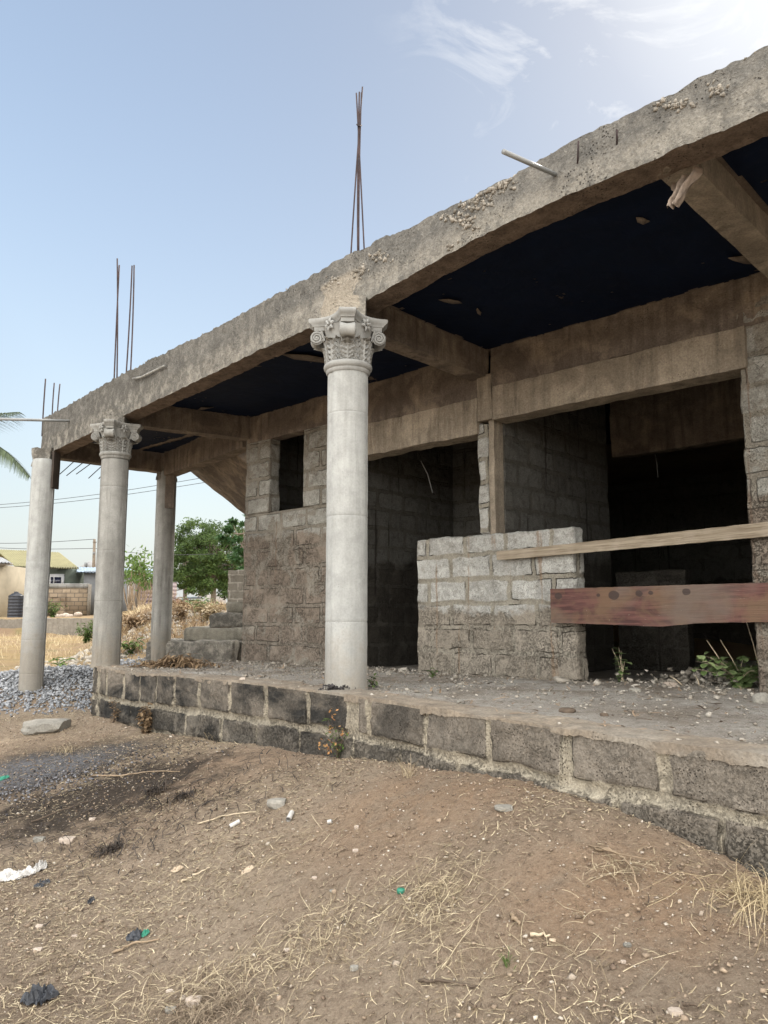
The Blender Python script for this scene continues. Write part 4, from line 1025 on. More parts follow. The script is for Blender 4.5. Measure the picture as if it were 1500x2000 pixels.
# ---- generic scatter of thin strands
def strands(name, P, L, wdt, mat, ang=None, up=0.0, curl=.5, kind=None, parent=None, zf=None, rise=.25, seg=3):
    n = len(P); a = rng.uniform(0, 2 * np.pi, n) if ang is None else ang
    V = np.zeros((n, (seg + 1) * 2, 3)); pos = np.array(P, float).copy(); k = rng.normal(0, curl, n)
    el = np.abs(rng.normal(0, rise, n)) + up
    for i in range(seg + 1):
        d = np.stack([np.cos(a), np.sin(a)], 1); nrm = np.stack([-d[:, 1], d[:, 0]], 1)
        wv = wdt * (1 - .55 * i / seg) * .5
        hz_ = rng.uniform(-.5, .5, n) * wv
        for s_, j in ((1, 0), (-1, 1)):
            V[:, i * 2 + j, :2] = pos[:, :2] + nrm * (s_ * wv)[:, None]; V[:, i * 2 + j, 2] = pos[:, 2] + s_ * hz_
        st_ = L / seg; pos[:, :2] += d * (st_ * np.cos(el))[:, None]; pos[:, 2] += st_ * np.sin(el)
        el = el - rise * rng.uniform(.3, 1.2, n); a = a + k / seg
        if zf is not None: pos[:, 2] = np.maximum(pos[:, 2], zf(pos[:, 0], pos[:, 1]) + .004)
    f = np.array([[2 * i, 2 * i + 1, 2 * i + 3, 2 * i + 2] for i in range(seg)])
    Fm = (f[None] + (np.arange(n) * (seg + 1) * 2)[:, None, None]).reshape(-1, 4)
    tone = np.repeat(rng.uniform(0, 1, n), (seg + 1) * 2)
    o = mesh(name, V, Fm, mat, parent, attrs={'tone': tone})
    if kind: o['kind'] = kind
    return o
def samp(n, x0, x1, y0, y1, dens):
    """rejection sampling on the yard"""
    X = rng.uniform(x0, x1, n * 4); Y = rng.uniform(y0, y1, n * 4) if y0 > 3.5 else (1.8 + (rng.uniform(0, 1, n * 4) ** 1.5) * (y1 - 1.8))
    k = rng.uniform(0, 1, n * 4) < dens(X, Y); d, v, sd = nearest(X, Y, PL, PLB)
    k &= ~((sd > 0) & (Y < 8.6)) & (d > .015) & (np.abs(X) < .56 * Y + .3)
    X, Y = X[k][:n], Y[k][:n]; return np.stack([X, Y, ground_z(X, Y) + .006], 1)
def redm(X, Y):
    P = np.stack([X, Y, 0 * X], -1); w_ = .35 * fbm(P, 2.0, 3, 41)
    r1 = np.hypot((X - .25) / .8, (Y - 3.75) / .62) + w_; r2 = np.hypot((X - .95) / .75, (Y - 2.75) / .5) + w_; r3 = np.hypot((X + 1.1) / 1.2, (Y - 5.3) / .4) + w_
    return np.clip(np.minimum(np.minimum(r1, r2), r3), 0, 1)
def dstraw(X, Y):
    P = np.stack([X, Y, 0 * X], -1); c_ = .5 + 1.1 * fbm(P, 1.6, 4, 51, .6)
    return np.clip(c_, .12, 1) * (.10 + .90 * sstep(.65, 1.0, redm(X, Y)))
Ps = samp(46000, -5.5, 2.6, 1.8, 9.2, dstraw)
o = strands('dry_straw', Ps, rng.gamma(2.0, .011, len(Ps)) + .008, rng.uniform(.0022, .0048, len(Ps)), M['straw'], zf=ground_z, rise=.18, curl=.35, kind='stuff')
tag(o, 'short bits of dry straw strewn over the bare yard', 'straw')
Ps = samp(11000, -5.5, 2.6, 1.8, 9.0, lambda X, Y: dstraw(X, Y) * .8 + .15)
o = strands('dark_litter', Ps, rng.gamma(2, .010, len(Ps)) + .006, rng.uniform(.002, .006, len(Ps)), None, zf=ground_z, rise=.2, curl=.4, kind='stuff')
o.data.materials.append(mat_leaf('dark_litter', (.05, .036, .026), (.17, .12, .08), 0)); tag(o, 'dark brown bits of bark and leaf strewn over the yard', 'litter')
Ps = samp(380, -5.0, 2.4, 1.8, 8.5, lambda X, Y: dstraw(X, Y) ** 1.5)
o = strands('dry_straw', Ps, rng.gamma(3, .05, len(Ps)) + .05, rng.uniform(.0014, .0028, len(Ps)), M['straw'], zf=ground_z, rise=.06, curl=.3, kind='stuff', seg=6)
tag(o, 'long pale dry grass stalks lying on the yard', 'straw')
# tangled clumps of straw
def clump(cx, cy, rx, ry, n, Lm=.10, label=None, up=.3, mat='straw', name='straw_clump', cat='straw', group=None):
    c_ = gpt(cx, cy); X = c_[0] + rng.normal(0, rx, n); Y = c_[1] + rng.normal(0, ry, n)
    P = np.stack([X, Y, ground_z(X, Y) + rng.uniform(0, .03, n)], 1)
    o = strands(name, P, rng.gamma(3, Lm / 3, n) + .03, rng.uniform(.0014, .0032, n), M[mat], zf=ground_z, rise=up * .6, curl=.3, seg=5)
    return tag(o, label, cat, group, 'stuff')
G_ = 'tangles of dry straw on the yard'
clump(858, 1765, .08, .11, 380, .06, 'largest pale straw tangle right of the green bottle cap', group=G_)
clump(470, 1700, .22, .12, 200, .08, 'straw tangle below the burnt ground with a long stalk trailing from it', group=G_)
clump(560, 1870, .30, .08, 240, .07, 'wide thin straw tangle near the bottom, right of the green foil scrap', group=G_)
clump(410, 1930, .25, .06, 240, .08, 'straw tangle at the bottom edge beside the dark dry tuft', group=G_)
clump(1225, 1700, .07, .03, 90, .08, 'bundle of grey straw and twigs on the red soil near the plinth', group=G_)
clump(1000, 1880, .2, .08, 130, .06, 'thin straw tangle around the small green sprout', group=G_)
clump(820, 1500, .5, .05, 160, .12, 'line of dry stalks lying in front of the plinth', group=G_)
clump(1480, 1760, .07, .06, 260, .14, 'pale dry grass tuft standing at the right edge by the plinth', .9, 'drygrass', 'dry_grass_tuft', 'grass tuft')
clump(395, 1985, .10, .05, 420, .07, 'dark matted dry tuft at the bottom edge', .6, 'twig', 'dry_grass_tuft', 'grass tuft')
for (x, y, lb) in ((1050, 1470, None),): pass
# standing dry tufts along the foot of the plinth
def tuft(x, y, n, h, spread, mat, label, name='dry_grass_tuft', cat='grass tuft', base=None, wdt=.004):
    c_ = gpt(x, y) if base is None else np.asarray(base, float)
    P = np.repeat(c_[None], n, 0) + np.c_[rng.normal(0, spread * .3, (n, 2)), np.zeros(n)]
    o = strands(name, P, rng.uniform(.5, 1.1, n) * h, rng.uniform(.5, 1, n) * wdt, M[mat], up=1.05, rise=.22, curl=.5, seg=5)
    return tag(o, label, cat)
tuft(1052, 1500, 26, .14, .05, 'drygrass', 'sparse dry tuft at the plinth foot right of the flowering weed')
tuft(612, 1465, 34, .15, .10, 'drygrass', 'dry tuft at the plinth foot just left of the flowering weed')
tuft(800, 1520, 22, .12, .05, 'straw', 'tiny dry tuft where the lower block course meets the soil')
tuft(420, 1448, 34, .10, .16, 'drygrass', 'low dry tuft at the plinth foot right of the brown bush')
tuft(480, 1452, 30, .11, .10, 'straw', 'short pale tuft under the middle of the left plinth')
tuft(985, 1885, 24, .05, .05, 'leaf', 'small green sprout near the bottom of the yard', 'green_sprout', 'weed')
tuft(130, 1470, 60, .10, .12, 'straw', 'straw tuft behind the ash patch')

# ---- pebbles
Ps = samp(4200, -5.0, 2.6, 1.8, 9.0, lambda X, Y: .25 + .75 * np.clip(.5 + fbm(np.stack([X, Y, 0 * X], -1), 2.2, 3, 61), 0, 1))
rr_ = np.minimum(rng.gamma(1.2, .0016, len(Ps)) + .0014, .011)
Ps[:, 2] -= rr_ * .2
o = stones('pebbles', Ps, rr_, M['pebble'], None, 0, .7, kind='stuff'); tag(o, 'small pale pebbles scattered over the yard', 'pebbles')
Ps = samp(15000, -5.0, 2.6, 1.8, 9.0, lambda X, Y: .3 + .7 * np.clip(.5 + 1.2 * fbm(np.stack([X, Y, 0 * X], -1), 1.3, 3, 66), 0, 1))
rr_ = np.minimum(rng.gamma(1.4, .0016, len(Ps)) + .0015, .010)
o = stones('soil_crumbs', Ps, rr_, M['soil'], None, 0, .7, kind='stuff'); tag(o, 'brown crumbs of dry soil all over the yard', 'soil')
# ---- individual stones
def stone(x, y, wpx, hf, mat, label, name='stone', cat='stone', seed=0, flat=.5, group='stones lying on the yard', up=0):
    c_ = gpt(x, y); dist = np.linalg.norm(c_); r = wpx / 2 / F * dist
    V_, F_ = ICO[3 if wpx > 40 else 2]; V_ = V_.copy(); q = V_ + seed * 3.7
    V_ = V_ * (1 + .28 * fbm(q, 1.3, 3, seed)[:, None] + .05 * fbm(q, 6, 3, seed + 3)[:, None])
    if wpx > 60: V_ = V_ * (1 - .16 * np.abs(fbm(q, 2.2, 4, seed + 30, .6))[:, None] + .10 * fbm(q, 9, 3, seed + 31, .7)[:, None])
    V_ = np.clip(V_, -.86, .62); V_ = V_ * (1 + .10 * np.abs(fbm(q, 2.6, 4, seed + 8, .7))[:, None]) * [r, r * .75, r * hf]
    o = mesh(name, V_ + c_ + [0, 0, r * hf * .35 + up], F_, mat, None, smooth=True, origin=tuple(c_)); autosmooth(o, 16)
    return tag(o, label, cat, group)
M['stone_grey'] = mat_concrete('grey_stone', (.20, .19, .165), (.31, .29, .25), (.09, .085, .075), .3, .5, .01)
M['stone_pale'] = mat_concrete('pale_stone', (.40, .33, .27), (.50, .43, .36), (.22, .17, .13), .2, .3, .006)
ST = [(95, 1426, 95, .36, 'stone_grey', 'big flat concrete lump on the soil left of the plinth'), (543, 1574, 44, .55, 'stone_grey', 'grey angular stone in the middle of the yard'),
      (986, 1581, 42, .34, 'stone_grey', 'flat grey stone on red soil near the plinth'), (380, 1960, 34, .6, 'stone_pale', 'pinkish stone near the bottom edge'),
      (332, 1938, 16, .5, 'stone_pale', 'small round stone left of the pinkish stone'), (1320, 1979, 28, .5, 'stone_pale', 'whitish stone beside a twig at the bottom right'),
      (133, 1643, 34, .4, 'stone_pale', 'pale flat stone below the ash patch'), (78, 1642, 24, .5, 'stone_grey', 'grey stone left of the pale flat stone'),
      (181, 1602, 15, .6, 'stone_pale', 'pinkish pebble below the ash patch'), (147, 1831, 13, .6, 'stone_pale', 'white pebble left of the green foil scrap'),
      (697, 1618, 12, .9, 'stone_pale', 'small white upright pebble on the bare soil'), (693, 1893, 20, .6, 'stone_grey', 'grey stone near the bottom centre'),
      (562, 1857, 14, .6, 'stone_pale', 'round pale pebble right of the green foil scrap'), (615, 1716, 13, .6, 'stone_pale', 'pale pebble in the middle of the lower yard'),
      (78, 1811, 16, .5, 'stone_pale', 'pale pebble at the left of the lower yard'), (650, 1741, 13, .5, 'stone_grey', 'grey pebble right of the long stalk'),
      (1226, 1847, 17, .5, 'stone_grey', 'dark round pebble on the lower right soil'), (75, 1857, 18, .5, 'stone_pale', 'long pale chip near the left edge'),
      (335, 1975, 24, .5, 'stone_grey', 'dark stone at the bottom edge left of the pinkish stone'), (695, 1663, 14, .6, 'stone_pale', 'pale pebble below the upright white pebble'),
      (1218, 1880, 12, .6, 'stone_pale', 'pinkish pebble below the dark round pebble'), (1080, 1837, 14, .4, 'board_pale', 'flat buff chip lying right of the straw tangle')]
for i, (x, y, wp_, hf, mt, lb) in enumerate(ST): stone(x, y, wp_, hf, M[mt], lb, seed=i + 1)
# ---- burnt patch
cA = gpt(100, 1535); cB = gpt(280, 1600)
X = cA[0] + rng.normal(0, .6, 1300); Y = cA[1] + rng.normal(0, .26, 1300)
o = stones('charred_litter', np.stack([X, Y, ground_z(X, Y) + .006], 1), rng.uniform(.002, .009, 1300), M['clod'], None, 0, .8); tag(o, 'black charred crumbs round the ash of a burnt heap', 'charred litter', None, 'stuff')
X = cA[0] - .1 + rng.normal(0, .36, 260); Y = cA[1] + .05 + rng.normal(0, .14, 260)
o = stones('ash_heap', np.stack([X, Y, ground_z(X, Y) + .012], 1), rng.uniform(.003, .010, 260), M['ash'], None, 0, .8); tag(o, 'grey ash and cinders of a burnt heap at the left', 'ash', None, 'stuff')
X = cB[0] + rng.normal(0, .5, 1100); Y = cB[1] + rng.normal(0, .33, 1100)
o = strands('charred_straw', np.stack([X, Y, ground_z(X, Y) + .008], 1), rng.gamma(2.5, .025, 1100) + .02, rng.uniform(.003, .007, 1100), None, zf=ground_z, rise=.4, curl=1.0)
o.data.materials.append(mat_leaf('charred_straw', (.015, .013, .012), (.085, .065, .05), 0)); tag(o, 'blackened straw strewn right of the ash', 'burnt straw', None, 'stuff')
for i, (x, y, n_) in enumerate(((305, 1548, 140), (215, 1665, 110), (355, 1560, 90))):
    c_ = gpt(x, y); X = c_[0] + rng.normal(0, .035, n_); Y = c_[1] + rng.normal(0, .025, n_)
    o = strands('charred_tuft', np.stack([X, Y, ground_z(X, Y) + .01], 1), rng.uniform(.04, .10, n_), rng.uniform(.004, .008, n_), bpy.data.materials['charred_straw'], up=.4, rise=.5, curl=1.3, seg=4)
    tag(o, ['blackened root tuft beside the ash patch', 'dark root tuft below the ash patch', 'blackened tuft right of its neighbour near the ash'][i], 'burnt tuft', 'blackened tufts in the burnt ground')
# ---- twigs and pipes on the ground
def twig(pts, r, label, mat=None, name='twig', cat='twig', group='twigs lying on the yard'):
    P = np.array([gpt(x, y, .008 + h) for x, y, h in pts]); t_ = np.linspace(0, 1, len(P)); tt_ = np.linspace(0, 1, len(P) * 4)
    Q = np.stack([np.interp(tt_, t_, P[:, k]) for k in range(3)], 1); Q += rng.normal(0, .0025, Q.shape)
    b = MB(); b.tube(Q, np.linspace(r, r * .5, len(Q)), 6); o = b.build(name, mat or M['twigm'], None, smooth=True); return tag(o, label, cat, group)
M['twigm'] = mat_simple('twig_bark', (.24, .18, .12), .9, .35, 20, .003, 80)
M['twigd'] = mat_simple('dark_twig_bark', (.10, .075, .055), .9, .35, 20, .003, 80)
M['twigp'] = mat_simple('pale_twig_bark', (.46, .38, .27), .9, .3, 20, .003, 80)
twig([(178, 1517, 0), (230, 1520, .01), (290, 1512, .01), (352, 1509, 0)], .007, 'long brown twig right of the ash patch', M['twigm'])
twig([(222, 1863, 0), (262, 1850, .01), (312, 1838, .0)], .006, 'forked brown twig under the green foil scrap', M['twigm'])
twig([(352, 1727, 0), (380, 1714, .005), (412, 1696, 0)], .006, 'pale straight twig below the burnt ground', M['twigp'])
twig([(386, 1612, 0), (440, 1598, .005), (500, 1586, 0)], .005, 'thin pale stalk pointing at the grey angular stone', M['twigp'])
twig([(457, 1664, 0), (486, 1652, .004)], .005, 'short black twig in the middle of the yard', M['twigd'])
twig([(818, 1921, 0), (870, 1926, .006), (936, 1934, 0)], .006, 'dark curved twig near the bottom', M['twigd'])
twig([(1160, 1660, 0), (1195, 1675, .02), (1222, 1700, .03), (1236, 1716, .02), (1248, 1742, 0)], .006, 'forked root on the red soil near the plinth', M['twigm'])
twig([(1150, 1655, 0), (1210, 1690, .03), (1275, 1690, .01)], .0035, 'thin root crossing the forked one', M['twigm'])
twig([(1335, 1974, .01), (1362, 1971, .0)], .006, 'short dark twig behind the whitish stone', M['twigd'])
twig([(998, 1790, 0), (1006, 1806, .01), (1016, 1810, 0)], .009, 'short grey twig right of the straw tangle', M['twigm'])
twig([(1038, 1829, 0), (1072, 1833, .0)], .007, 'short pale stick beside the flat buff chip', M['twigp'])
twig([(60, 1608, 0), (130, 1585, .01), (190, 1560, 0)], .005, 'thin dark twig across the burnt ground', M['twigd'])
twig([(1110, 1398, -9)], .0, '') if False else None
def litter_tube(x, y, dx, dy, r, label):
    a, b_ = gpt(x, y, r * 1.0), gpt(x + dx, y + dy, r * 1.0); b = MB(); 
    t_ = np.linspace(0, 1, 6)[:, None]; P = a + (b_ - a) * t_; b.tube(P, r, 14, cap=False); b.tube(P[::-1], r * .8, 14, cap=False)
    o = b.build('plastic_tube', M['plastic_white'], None, smooth=True); return tag(o, label, 'tube', 'cut pipe ends on the yard')
litter_tube(449, 1618, 19, -10, .011, 'white cut pipe end lying open on the soil')
litter_tube(563, 1606, 7, -14, .013, 'short pipe end below the grey angular stone')
litter_tube(640, 1610, 8, -2, .010, 'tiny dark-mouthed pipe end on bare soil')
# ---- crumpled plastic scraps
def scrap(x, y, wpx, hpx, mat, label, name='plastic_scrap', cat='plastic scrap', seed=0, h=.03, ang=0):
    c_ = gpt(x, y); dist = np.linalg.norm(c_); rx = wpx / 2 / F * dist; ry = hpx / F * dist * 1.6
    nu, nv = 26, 18; A, B = np.meshgrid(np.linspace(-1, 1, nu), np.linspace(-1, 1, nv), indexing='ij')
    P = np.stack([A, B, 0 * A + seed], -1); e = (1 - .35 * B ** 2 * (1 + fbm(P, 1.5, 2, seed))); x_ = A * e * rx; y_ = B * (1 - .5 * A ** 2) * ry
    xr = x_ * math.cos(ang) - y_ * math.sin(ang); yr = x_ * math.sin(ang) + y_ * math.cos(ang)
    z_ = h * (np.abs(fbm(P, 2.2, 4, seed + 5, .6)) * 1.9 + .15) * (1 - .7 * np.maximum(A ** 2, B ** 2)) + .004
    X, Y = c_[0] + xr, c_[1] + yr
    V = np.stack([X, Y, ground_z(X, Y) + z_], -1).reshape(-1, 3); F_ = gridfaces(nu, nv)
    o = mesh(name, np.r_[V, V - [0, 0, .002]], np.r_[F_, F_[:, ::-1] + len(V)], mat, None, smooth=False, origin=tuple(c_)); autosmooth(o, 25)
    return tag(o, label, cat)
scrap(30, 1714, 62, 12, M['plastic_white'], 'crumpled white plastic bag at the left edge of the yard', seed=1, h=.05, ang=.3)
scrap(78, 1698, 22, 12, M['plastic_white'], 'small white torn piece beside the white plastic bag', seed=2, h=.05)
scrap(82, 1730, 26, 8, M['plastic_black'], 'dark bluish plastic scrap under the white bag', seed=3, h=.03)
scrap(78, 1953, 56, 14, M['plastic_black'], 'crumpled dark grey plastic scrap near the bottom left corner', seed=4, h=.06, ang=.3)
scrap(262, 1832, 26, 12, M['plastic_black'], 'black plastic scrap next to the green foil', seed=5, h=.03, ang=.6)
scrap(283, 1826, 15, 5, M['plastic_green'], 'green foil scrap on the lower left yard', seed=6, h=.02)
scrap(5, 1522, 22, 8, M['plastic_green'], 'pale green plastic scrap at the left edge beside the ash', seed=7, h=.03)
scrap(1242, 1603, 14, 14, M['plastic_white'], 'small clear white plastic sachet at the foot of the plinth', seed=8, h=.06)
scrap(178, 1762, 12, 6, M['plastic_black'], 'tiny dark plastic scrap in the left yard', seed=9, h=.02)
scrap(483, 1702, 22, 9, M['board_pale'], 'flat buff cardboard chip in the middle of the yard', 'cardboard_chip', 'chip', seed=10, h=.004)
scrap(346, 1700, 22, 5, M['board_pale'], 'thin pale plastic shred under the burnt ground', seed=12, h=.02)
c_ = gpt(783, 1744); b = MB(); b.lathe([(0, .016), (.013, .016), (.0155, .012), (.0155, .0), (.0135, .0), (.0125, .011), (0, .012)], c_, 24)
o = b.build('bottle_cap', M['plastic_green'], None, smooth=True, origin=tuple(c_)); tag(o, 'green bottle cap left of the big straw tangle', 'bottle cap')

# ---- rubble on the veranda floor
n = 11000; A = rng.uniform(0, 1, n); B = rng.uniform(.02, 1.25, n) 
i_ = (A * (len(fl_p) - 1)).astype(int); q = fl_p[i_] + (far_[i_] - fl_p[i_]) * B[:, None]
rr_ = np.minimum(rng.gamma(1.1, .0032, n) + .002, .026) ; nearwall = (B > .8) & (rng.uniform(0, 1, n) < .35); rr_[nearwall] *= 1.7
cl = fbm(np.c_[q, q[:, :1] * 0], 1.6, 3, 8) + .25 * (B > .8); kk = rng.uniform(0, 1, n) < np.clip(.55 + 1.2 * cl, .08, 1)
P_ = np.c_[q, floor_z(q[:, 0], q[:, 1]) + rr_ * .25 - .004][kk]
stones('floor_rubble', P_, rr_[kk], M['rubble'], None, 0, .6, kind='stuff')
tag(bpy.data.objects['floor_rubble'], 'broken cement crumbs and small rubble on the veranda floor', 'rubble')
n = 1500; A = rng.uniform(0, 1, n); B = rng.uniform(.05, 1.1, n); i_ = (A * (len(fl_p) - 1)).astype(int); q = fl_p[i_] + (far_[i_] - fl_p[i_]) * B[:, None]
o = strands('floor_litter', np.c_[q, floor_z(q[:, 0], q[:, 1])], rng.gamma(2, .018, n) + .02, rng.uniform(.004, .016, n), None, zf=lambda a, b: floor_z(a, b), rise=.25, curl=1, kind='stuff')
o.data.materials.append(mat_leaf('brown_litter', (.05, .035, .025), (.34, .25, .17), 0)); tag(o, 'brown dry leaf and twig litter on the veranda floor', 'litter')
# heap of rubble inside the right room
c_ = WL(2.15, .9, -.58); n = 420; P_ = c_ + rng.normal(0, 1, (n, 3)) * [.30, .22, .04]; P_[:, 2] = -.60 + np.abs(rng.normal(0, .06, n))
o = stones('rubble_heap', P_, rng.uniform(.008, .028, n), M['rubble'], None, 0, .8); tag(o, 'rubble heap inside the right room behind the red board', 'rubble', None, 'stuff')
def fstone(x, y, wpx, hf, mat, label, seed):
    c_ = fpx(x, y); dist = np.linalg.norm(c_); r = wpx / 2 / F * dist; V_, F_ = ICO[2]
    V_ = V_ * (1 + .3 * fbm(V_ + seed, 1.4, 3, seed)[:, None]); V_ = np.clip(V_, -.85, .85) * [r, r * .8, r * hf]
    o = mesh('rubble_stone', V_ + c_ + [0, 0, r * hf * .4], F_, mat, None, origin=tuple(c_)); autosmooth(o, 28); tag(o, label, 'stone', 'loose stones on the veranda floor')
fstone(1108, 1391, 36, .35, M['twigd'], 'dark broken slab piece on the veranda floor near the edge', 1)
fstone(1180, 1398, 18, .5, M['twigd'], 'small dark lump right of the broken slab piece', 2)
fstone(900, 1374, 18, .6, M['stone_grey'], 'grey lump on the veranda floor right of the near column', 3)
fstone(1486, 1372, 34, .8, M['stone_grey'], 'grey stone at the right edge under the green weed', 4)
fstone(474, 1330, 14, .8, M['stone_pale'], 'white stone on the edge of the left plinth', 5)
fstone(1310, 1340, 30, .4, M['stone_pale'], 'flat pale piece lying in front of the opening', 6)
fstone(1240, 1352, 26, .5, M['stone_grey'], 'grey rubble piece left of the flat pale piece', 7)

# ---- plants
def plant(name, base, label, cat, n_st, h, spread, leafmat, nl, lsz, stemmat='twigp', seed=1, droop=.3, group=None, broad=.55, bare=0.0, stem_r=.003):
    rg = random.Random(seed); base = np.asarray(base, float)
    root = empty(name, tuple(base), label, cat, group); sb = MB(); LV, LF, TN = [], [], []
    for i in range(n_st):
        a = rg.uniform(0, 6.283); out = rg.uniform(.2, 1) * spread; hh = h * rg.uniform(.55, 1.05)
        K = 9; t_ = np.linspace(0, 1, K); pts = np.stack([np.cos(a) * out * t_ ** 1.4, np.sin(a) * out * t_ ** 1.4, hh * t_ - droop * h * t_ ** 3 * .4], 1)
        pts += np.array([[rg.uniform(-.01, .01) * h for _ in range(3)] for _ in range(K)]); pts[0] = [rg.uniform(-.02, .02), rg.uniform(-.02, .02), -.01]
        sb.tube(pts + base, np.linspace(stem_r, stem_r * .45, K), 5)
        for j in range(nl):
            tt_ = rg.uniform(bare, 1); p_ = np.array([np.interp(tt_, t_, pts[:, k]) for k in range(3)]) + base
            la = rg.uniform(0, 6.283); el = rg.uniform(-.3, .8); d = np.array([math.cos(la) * math.cos(el), math.sin(la) * math.cos(el), math.sin(el)])
            s_ = np.cross(d, [0, 0, 1]); s_ /= np.linalg.norm(s_) + 1e-6; up = np.cross(s_, d); L = lsz * rg.uniform(.6, 1.2)
            pr = [(0, 0), (.3, .8), (.65, 1), (.88, .62), (1, 0)]
            k0 = len(LV)
            for (f, w_) in pr:
                c_ = p_ + d * (L * f + .006) - up * (L * .35 * f * f)
                for sg in (-1, 0, 1): LV.append(c_ + s_ * (sg * w_ * L * broad * .5) + up * (abs(sg) * w_ * L * .10)); TN.append(0)
            tn = rg.random(); TN[-15:] = [tn] * 15
            for r_ in range(4):
                for c2 in range(2): LF.append([k0 + r_ * 3 + c2, k0 + r_ * 3 + c2 + 1, k0 + r_ * 3 + c2 + 4, k0 + r_ * 3 + c2 + 3])
    sb.build('stem', M[stemmat], root, smooth=True)
    if LV: mesh('foliage', np.array(LV), np.array(LF), M[leafmat], root, attrs={'tone': TN}, smooth=True)
    return root
pb = gpt(660, 1488); r1 = plant('flowering_weed', pb, 'weed with orange dry leaves and green base growing at the plinth under the near column', 'weed', 9, .32, .12, 'leaf', 12, .030, 'twigd', 3, broad=.38, stem_r=.0022)
# its orange leaves
rg = random.Random(5); LV, LF, TN = [], [], []
for (x, y, n_) in ((642, 1462, 16), (637, 1448, 8), (650, 1420, 8), (655, 1398, 8), (668, 1430, 8)):
    c_ = at_y(x, y, pb[1] - .02)
    for j in range(n_):
        p_ = c_ + np.array([rg.gauss(0, .022), rg.gauss(0, .02), rg.gauss(0, .02)]); a = rg.uniform(0, 6.28); e = rg.uniform(-1, 1); d = np.array([math.cos(a) * math.cos(e), math.sin(a) * math.cos(e), math.sin(e)]) * .026
        s_ = np.cross(d, [rg.random(), rg.random(), 1]); s_ = s_ / (np.linalg.norm(s_) + 1e-6) * .008; k = len(LV)
        LV += [p_, p_ + d * .5 + s_, p_ + d, p_ + d * .5 - s_]; LF.append([k, k + 1, k + 2, k + 3]); tn = rg.random(); TN += [tn] * 4
mesh('dry_leaves', np.array(LV), np.array(LF), M['leaf_orange'], r1, attrs={'tone': TN})['label'] = 'orange dry leaves'
plant('dry_bush', gpt(285, 1432), 'reddish brown dry bush at the foot of the left plinth', 'dry bush', 11, .30, .09, 'leaf_dry', 26, .045, 'twigd', 7, broad=.6)
plant('dry_bush', gpt(222, 1412), 'smaller brown dry stem bush near the left corner of the plinth', 'dry bush', 5, .26, .06, 'leaf_dry', 14, .035, 'twigd', 8, broad=.5)
plant('small_weed', fpx(727, 1342), 'tiny green weed sprouting beside the foot of the near column', 'weed', 5, .075, .05, 'leaf', 7, .030, 'leafs', 9) if False else None
M['leafs'] = M['leaf']
plant('small_weed', fpx(727, 1342), 'tiny green weed sprouting beside the foot of the near column', 'weed', 6, .08, .05, 'leaf', 7, .032, 'twigd', 9)
plant('small_weed', fpx(845, 1322), 'tiny green weed in front of the low block wall', 'weed', 6, .07, .07, 'leaf', 7, .032, 'twigd', 10)
plant('small_weed', fpx(1080, 1322), 'tiny dark weed at the foot of the low block wall near its right end', 'weed', 4, .05, .05, 'leaf_pale', 6, .026, 'twigd', 12)
wb = fpx(1216, 1330); plant('thin_weed', wb, 'thin weed with round leaves and bare stalks right of the low wall', 'weed', 7, .32, .09, 'leaf_pale', 6, .055, 'twigp', 13, broad=.8, bare=.0)
wb = fpx(1446, 1342); r2 = plant('leafy_weed', wb, 'sprawling green weed with round leaves at the right opening edge', 'weed', 30, .30, .48, 'leaf_pale', 15, .062, 'twigp', 14, broad=.9, droop=.6)
for i, (x0, y0, x1, y1) in enumerate(((1450, 1325, 1407, 1250), (1418, 1310, 1380, 1250), (1482, 1300, 1458, 1215), (1332, 1338, 1308, 1320), (1366, 1340, 1358, 1318))):
    b = MB(); Y = wb[1] + .02; b.tube([at_y(x0, y0, Y), (at_y(x0, y0, Y) + at_y(x1, y1, Y)) / 2 + [.004, 0, .004], at_y(x1, y1, Y + .05)], [.005, .004, .003], 6); b.build('stem', M['twigp'], r2, smooth=True)
plant('small_weed', gpt(1300, 1690), 'low dry weed beside the lower block course', 'weed', 5, .06, .07, 'leaf_dry', 6, .03, 'twigd', 16) if False else None
# heap of dry leaves on the left floor
c_ = fpx(345, 1302); n = 520; P_ = np.c_[c_[0] + rng.normal(0, .20, n), c_[1] + rng.normal(0, .13, n), np.zeros(n)]; P_[:, 2] = floor_z(P_[:, 0], P_[:, 1]) + .10 * rng.uniform(0, 1, n) * np.exp(-((P_[:, 0] - c_[0]) / .25) ** 2)
o = strands('dry_leaf_heap', P_, rng.uniform(.05, .16, n), rng.uniform(.01, .035, n), M['leaf_dry'], rise=.5, curl=1.2, seg=4); tag(o, 'heap of dry brown palm leaves on the left end of the veranda floor', 'leaf heap', None, 'stuff')

# ---- gravel heap
gc = np.array([-4.55, 10.9]); n = 11000
X = gc[0] + rng.normal(0, 1.25, n) - .3; Y = gc[1] + rng.normal(0, .78, n)
k = (np.hypot(X + 4.66, Y - 10.35) > .17) & ((Y - 8.9) > -1.0 * (X + 3.3) * .0) & ~((X > -3.2) & (Y < 11)); X, Y = X[k], Y[k]
hgt = .10 * np.exp(-(((X - gc[0]) / 1.3) ** 2 + ((Y - gc[1] - .2) / .8) ** 2))
o = stones('gravel', np.stack([X, Y, ground_z(X, Y) + hgt * rng.uniform(.0, 1, len(X)) + .01], 1), rng.uniform(.009, .023, len(X)), M['gravel'], None, 0, .8, kind='stuff'); tag(o, 'heap of grey crushed gravel around the plain column', 'gravel')

# ================================================================== BEYOND THE YARD
def far(x, y, Y): q = at_y(x, y, Y); return q
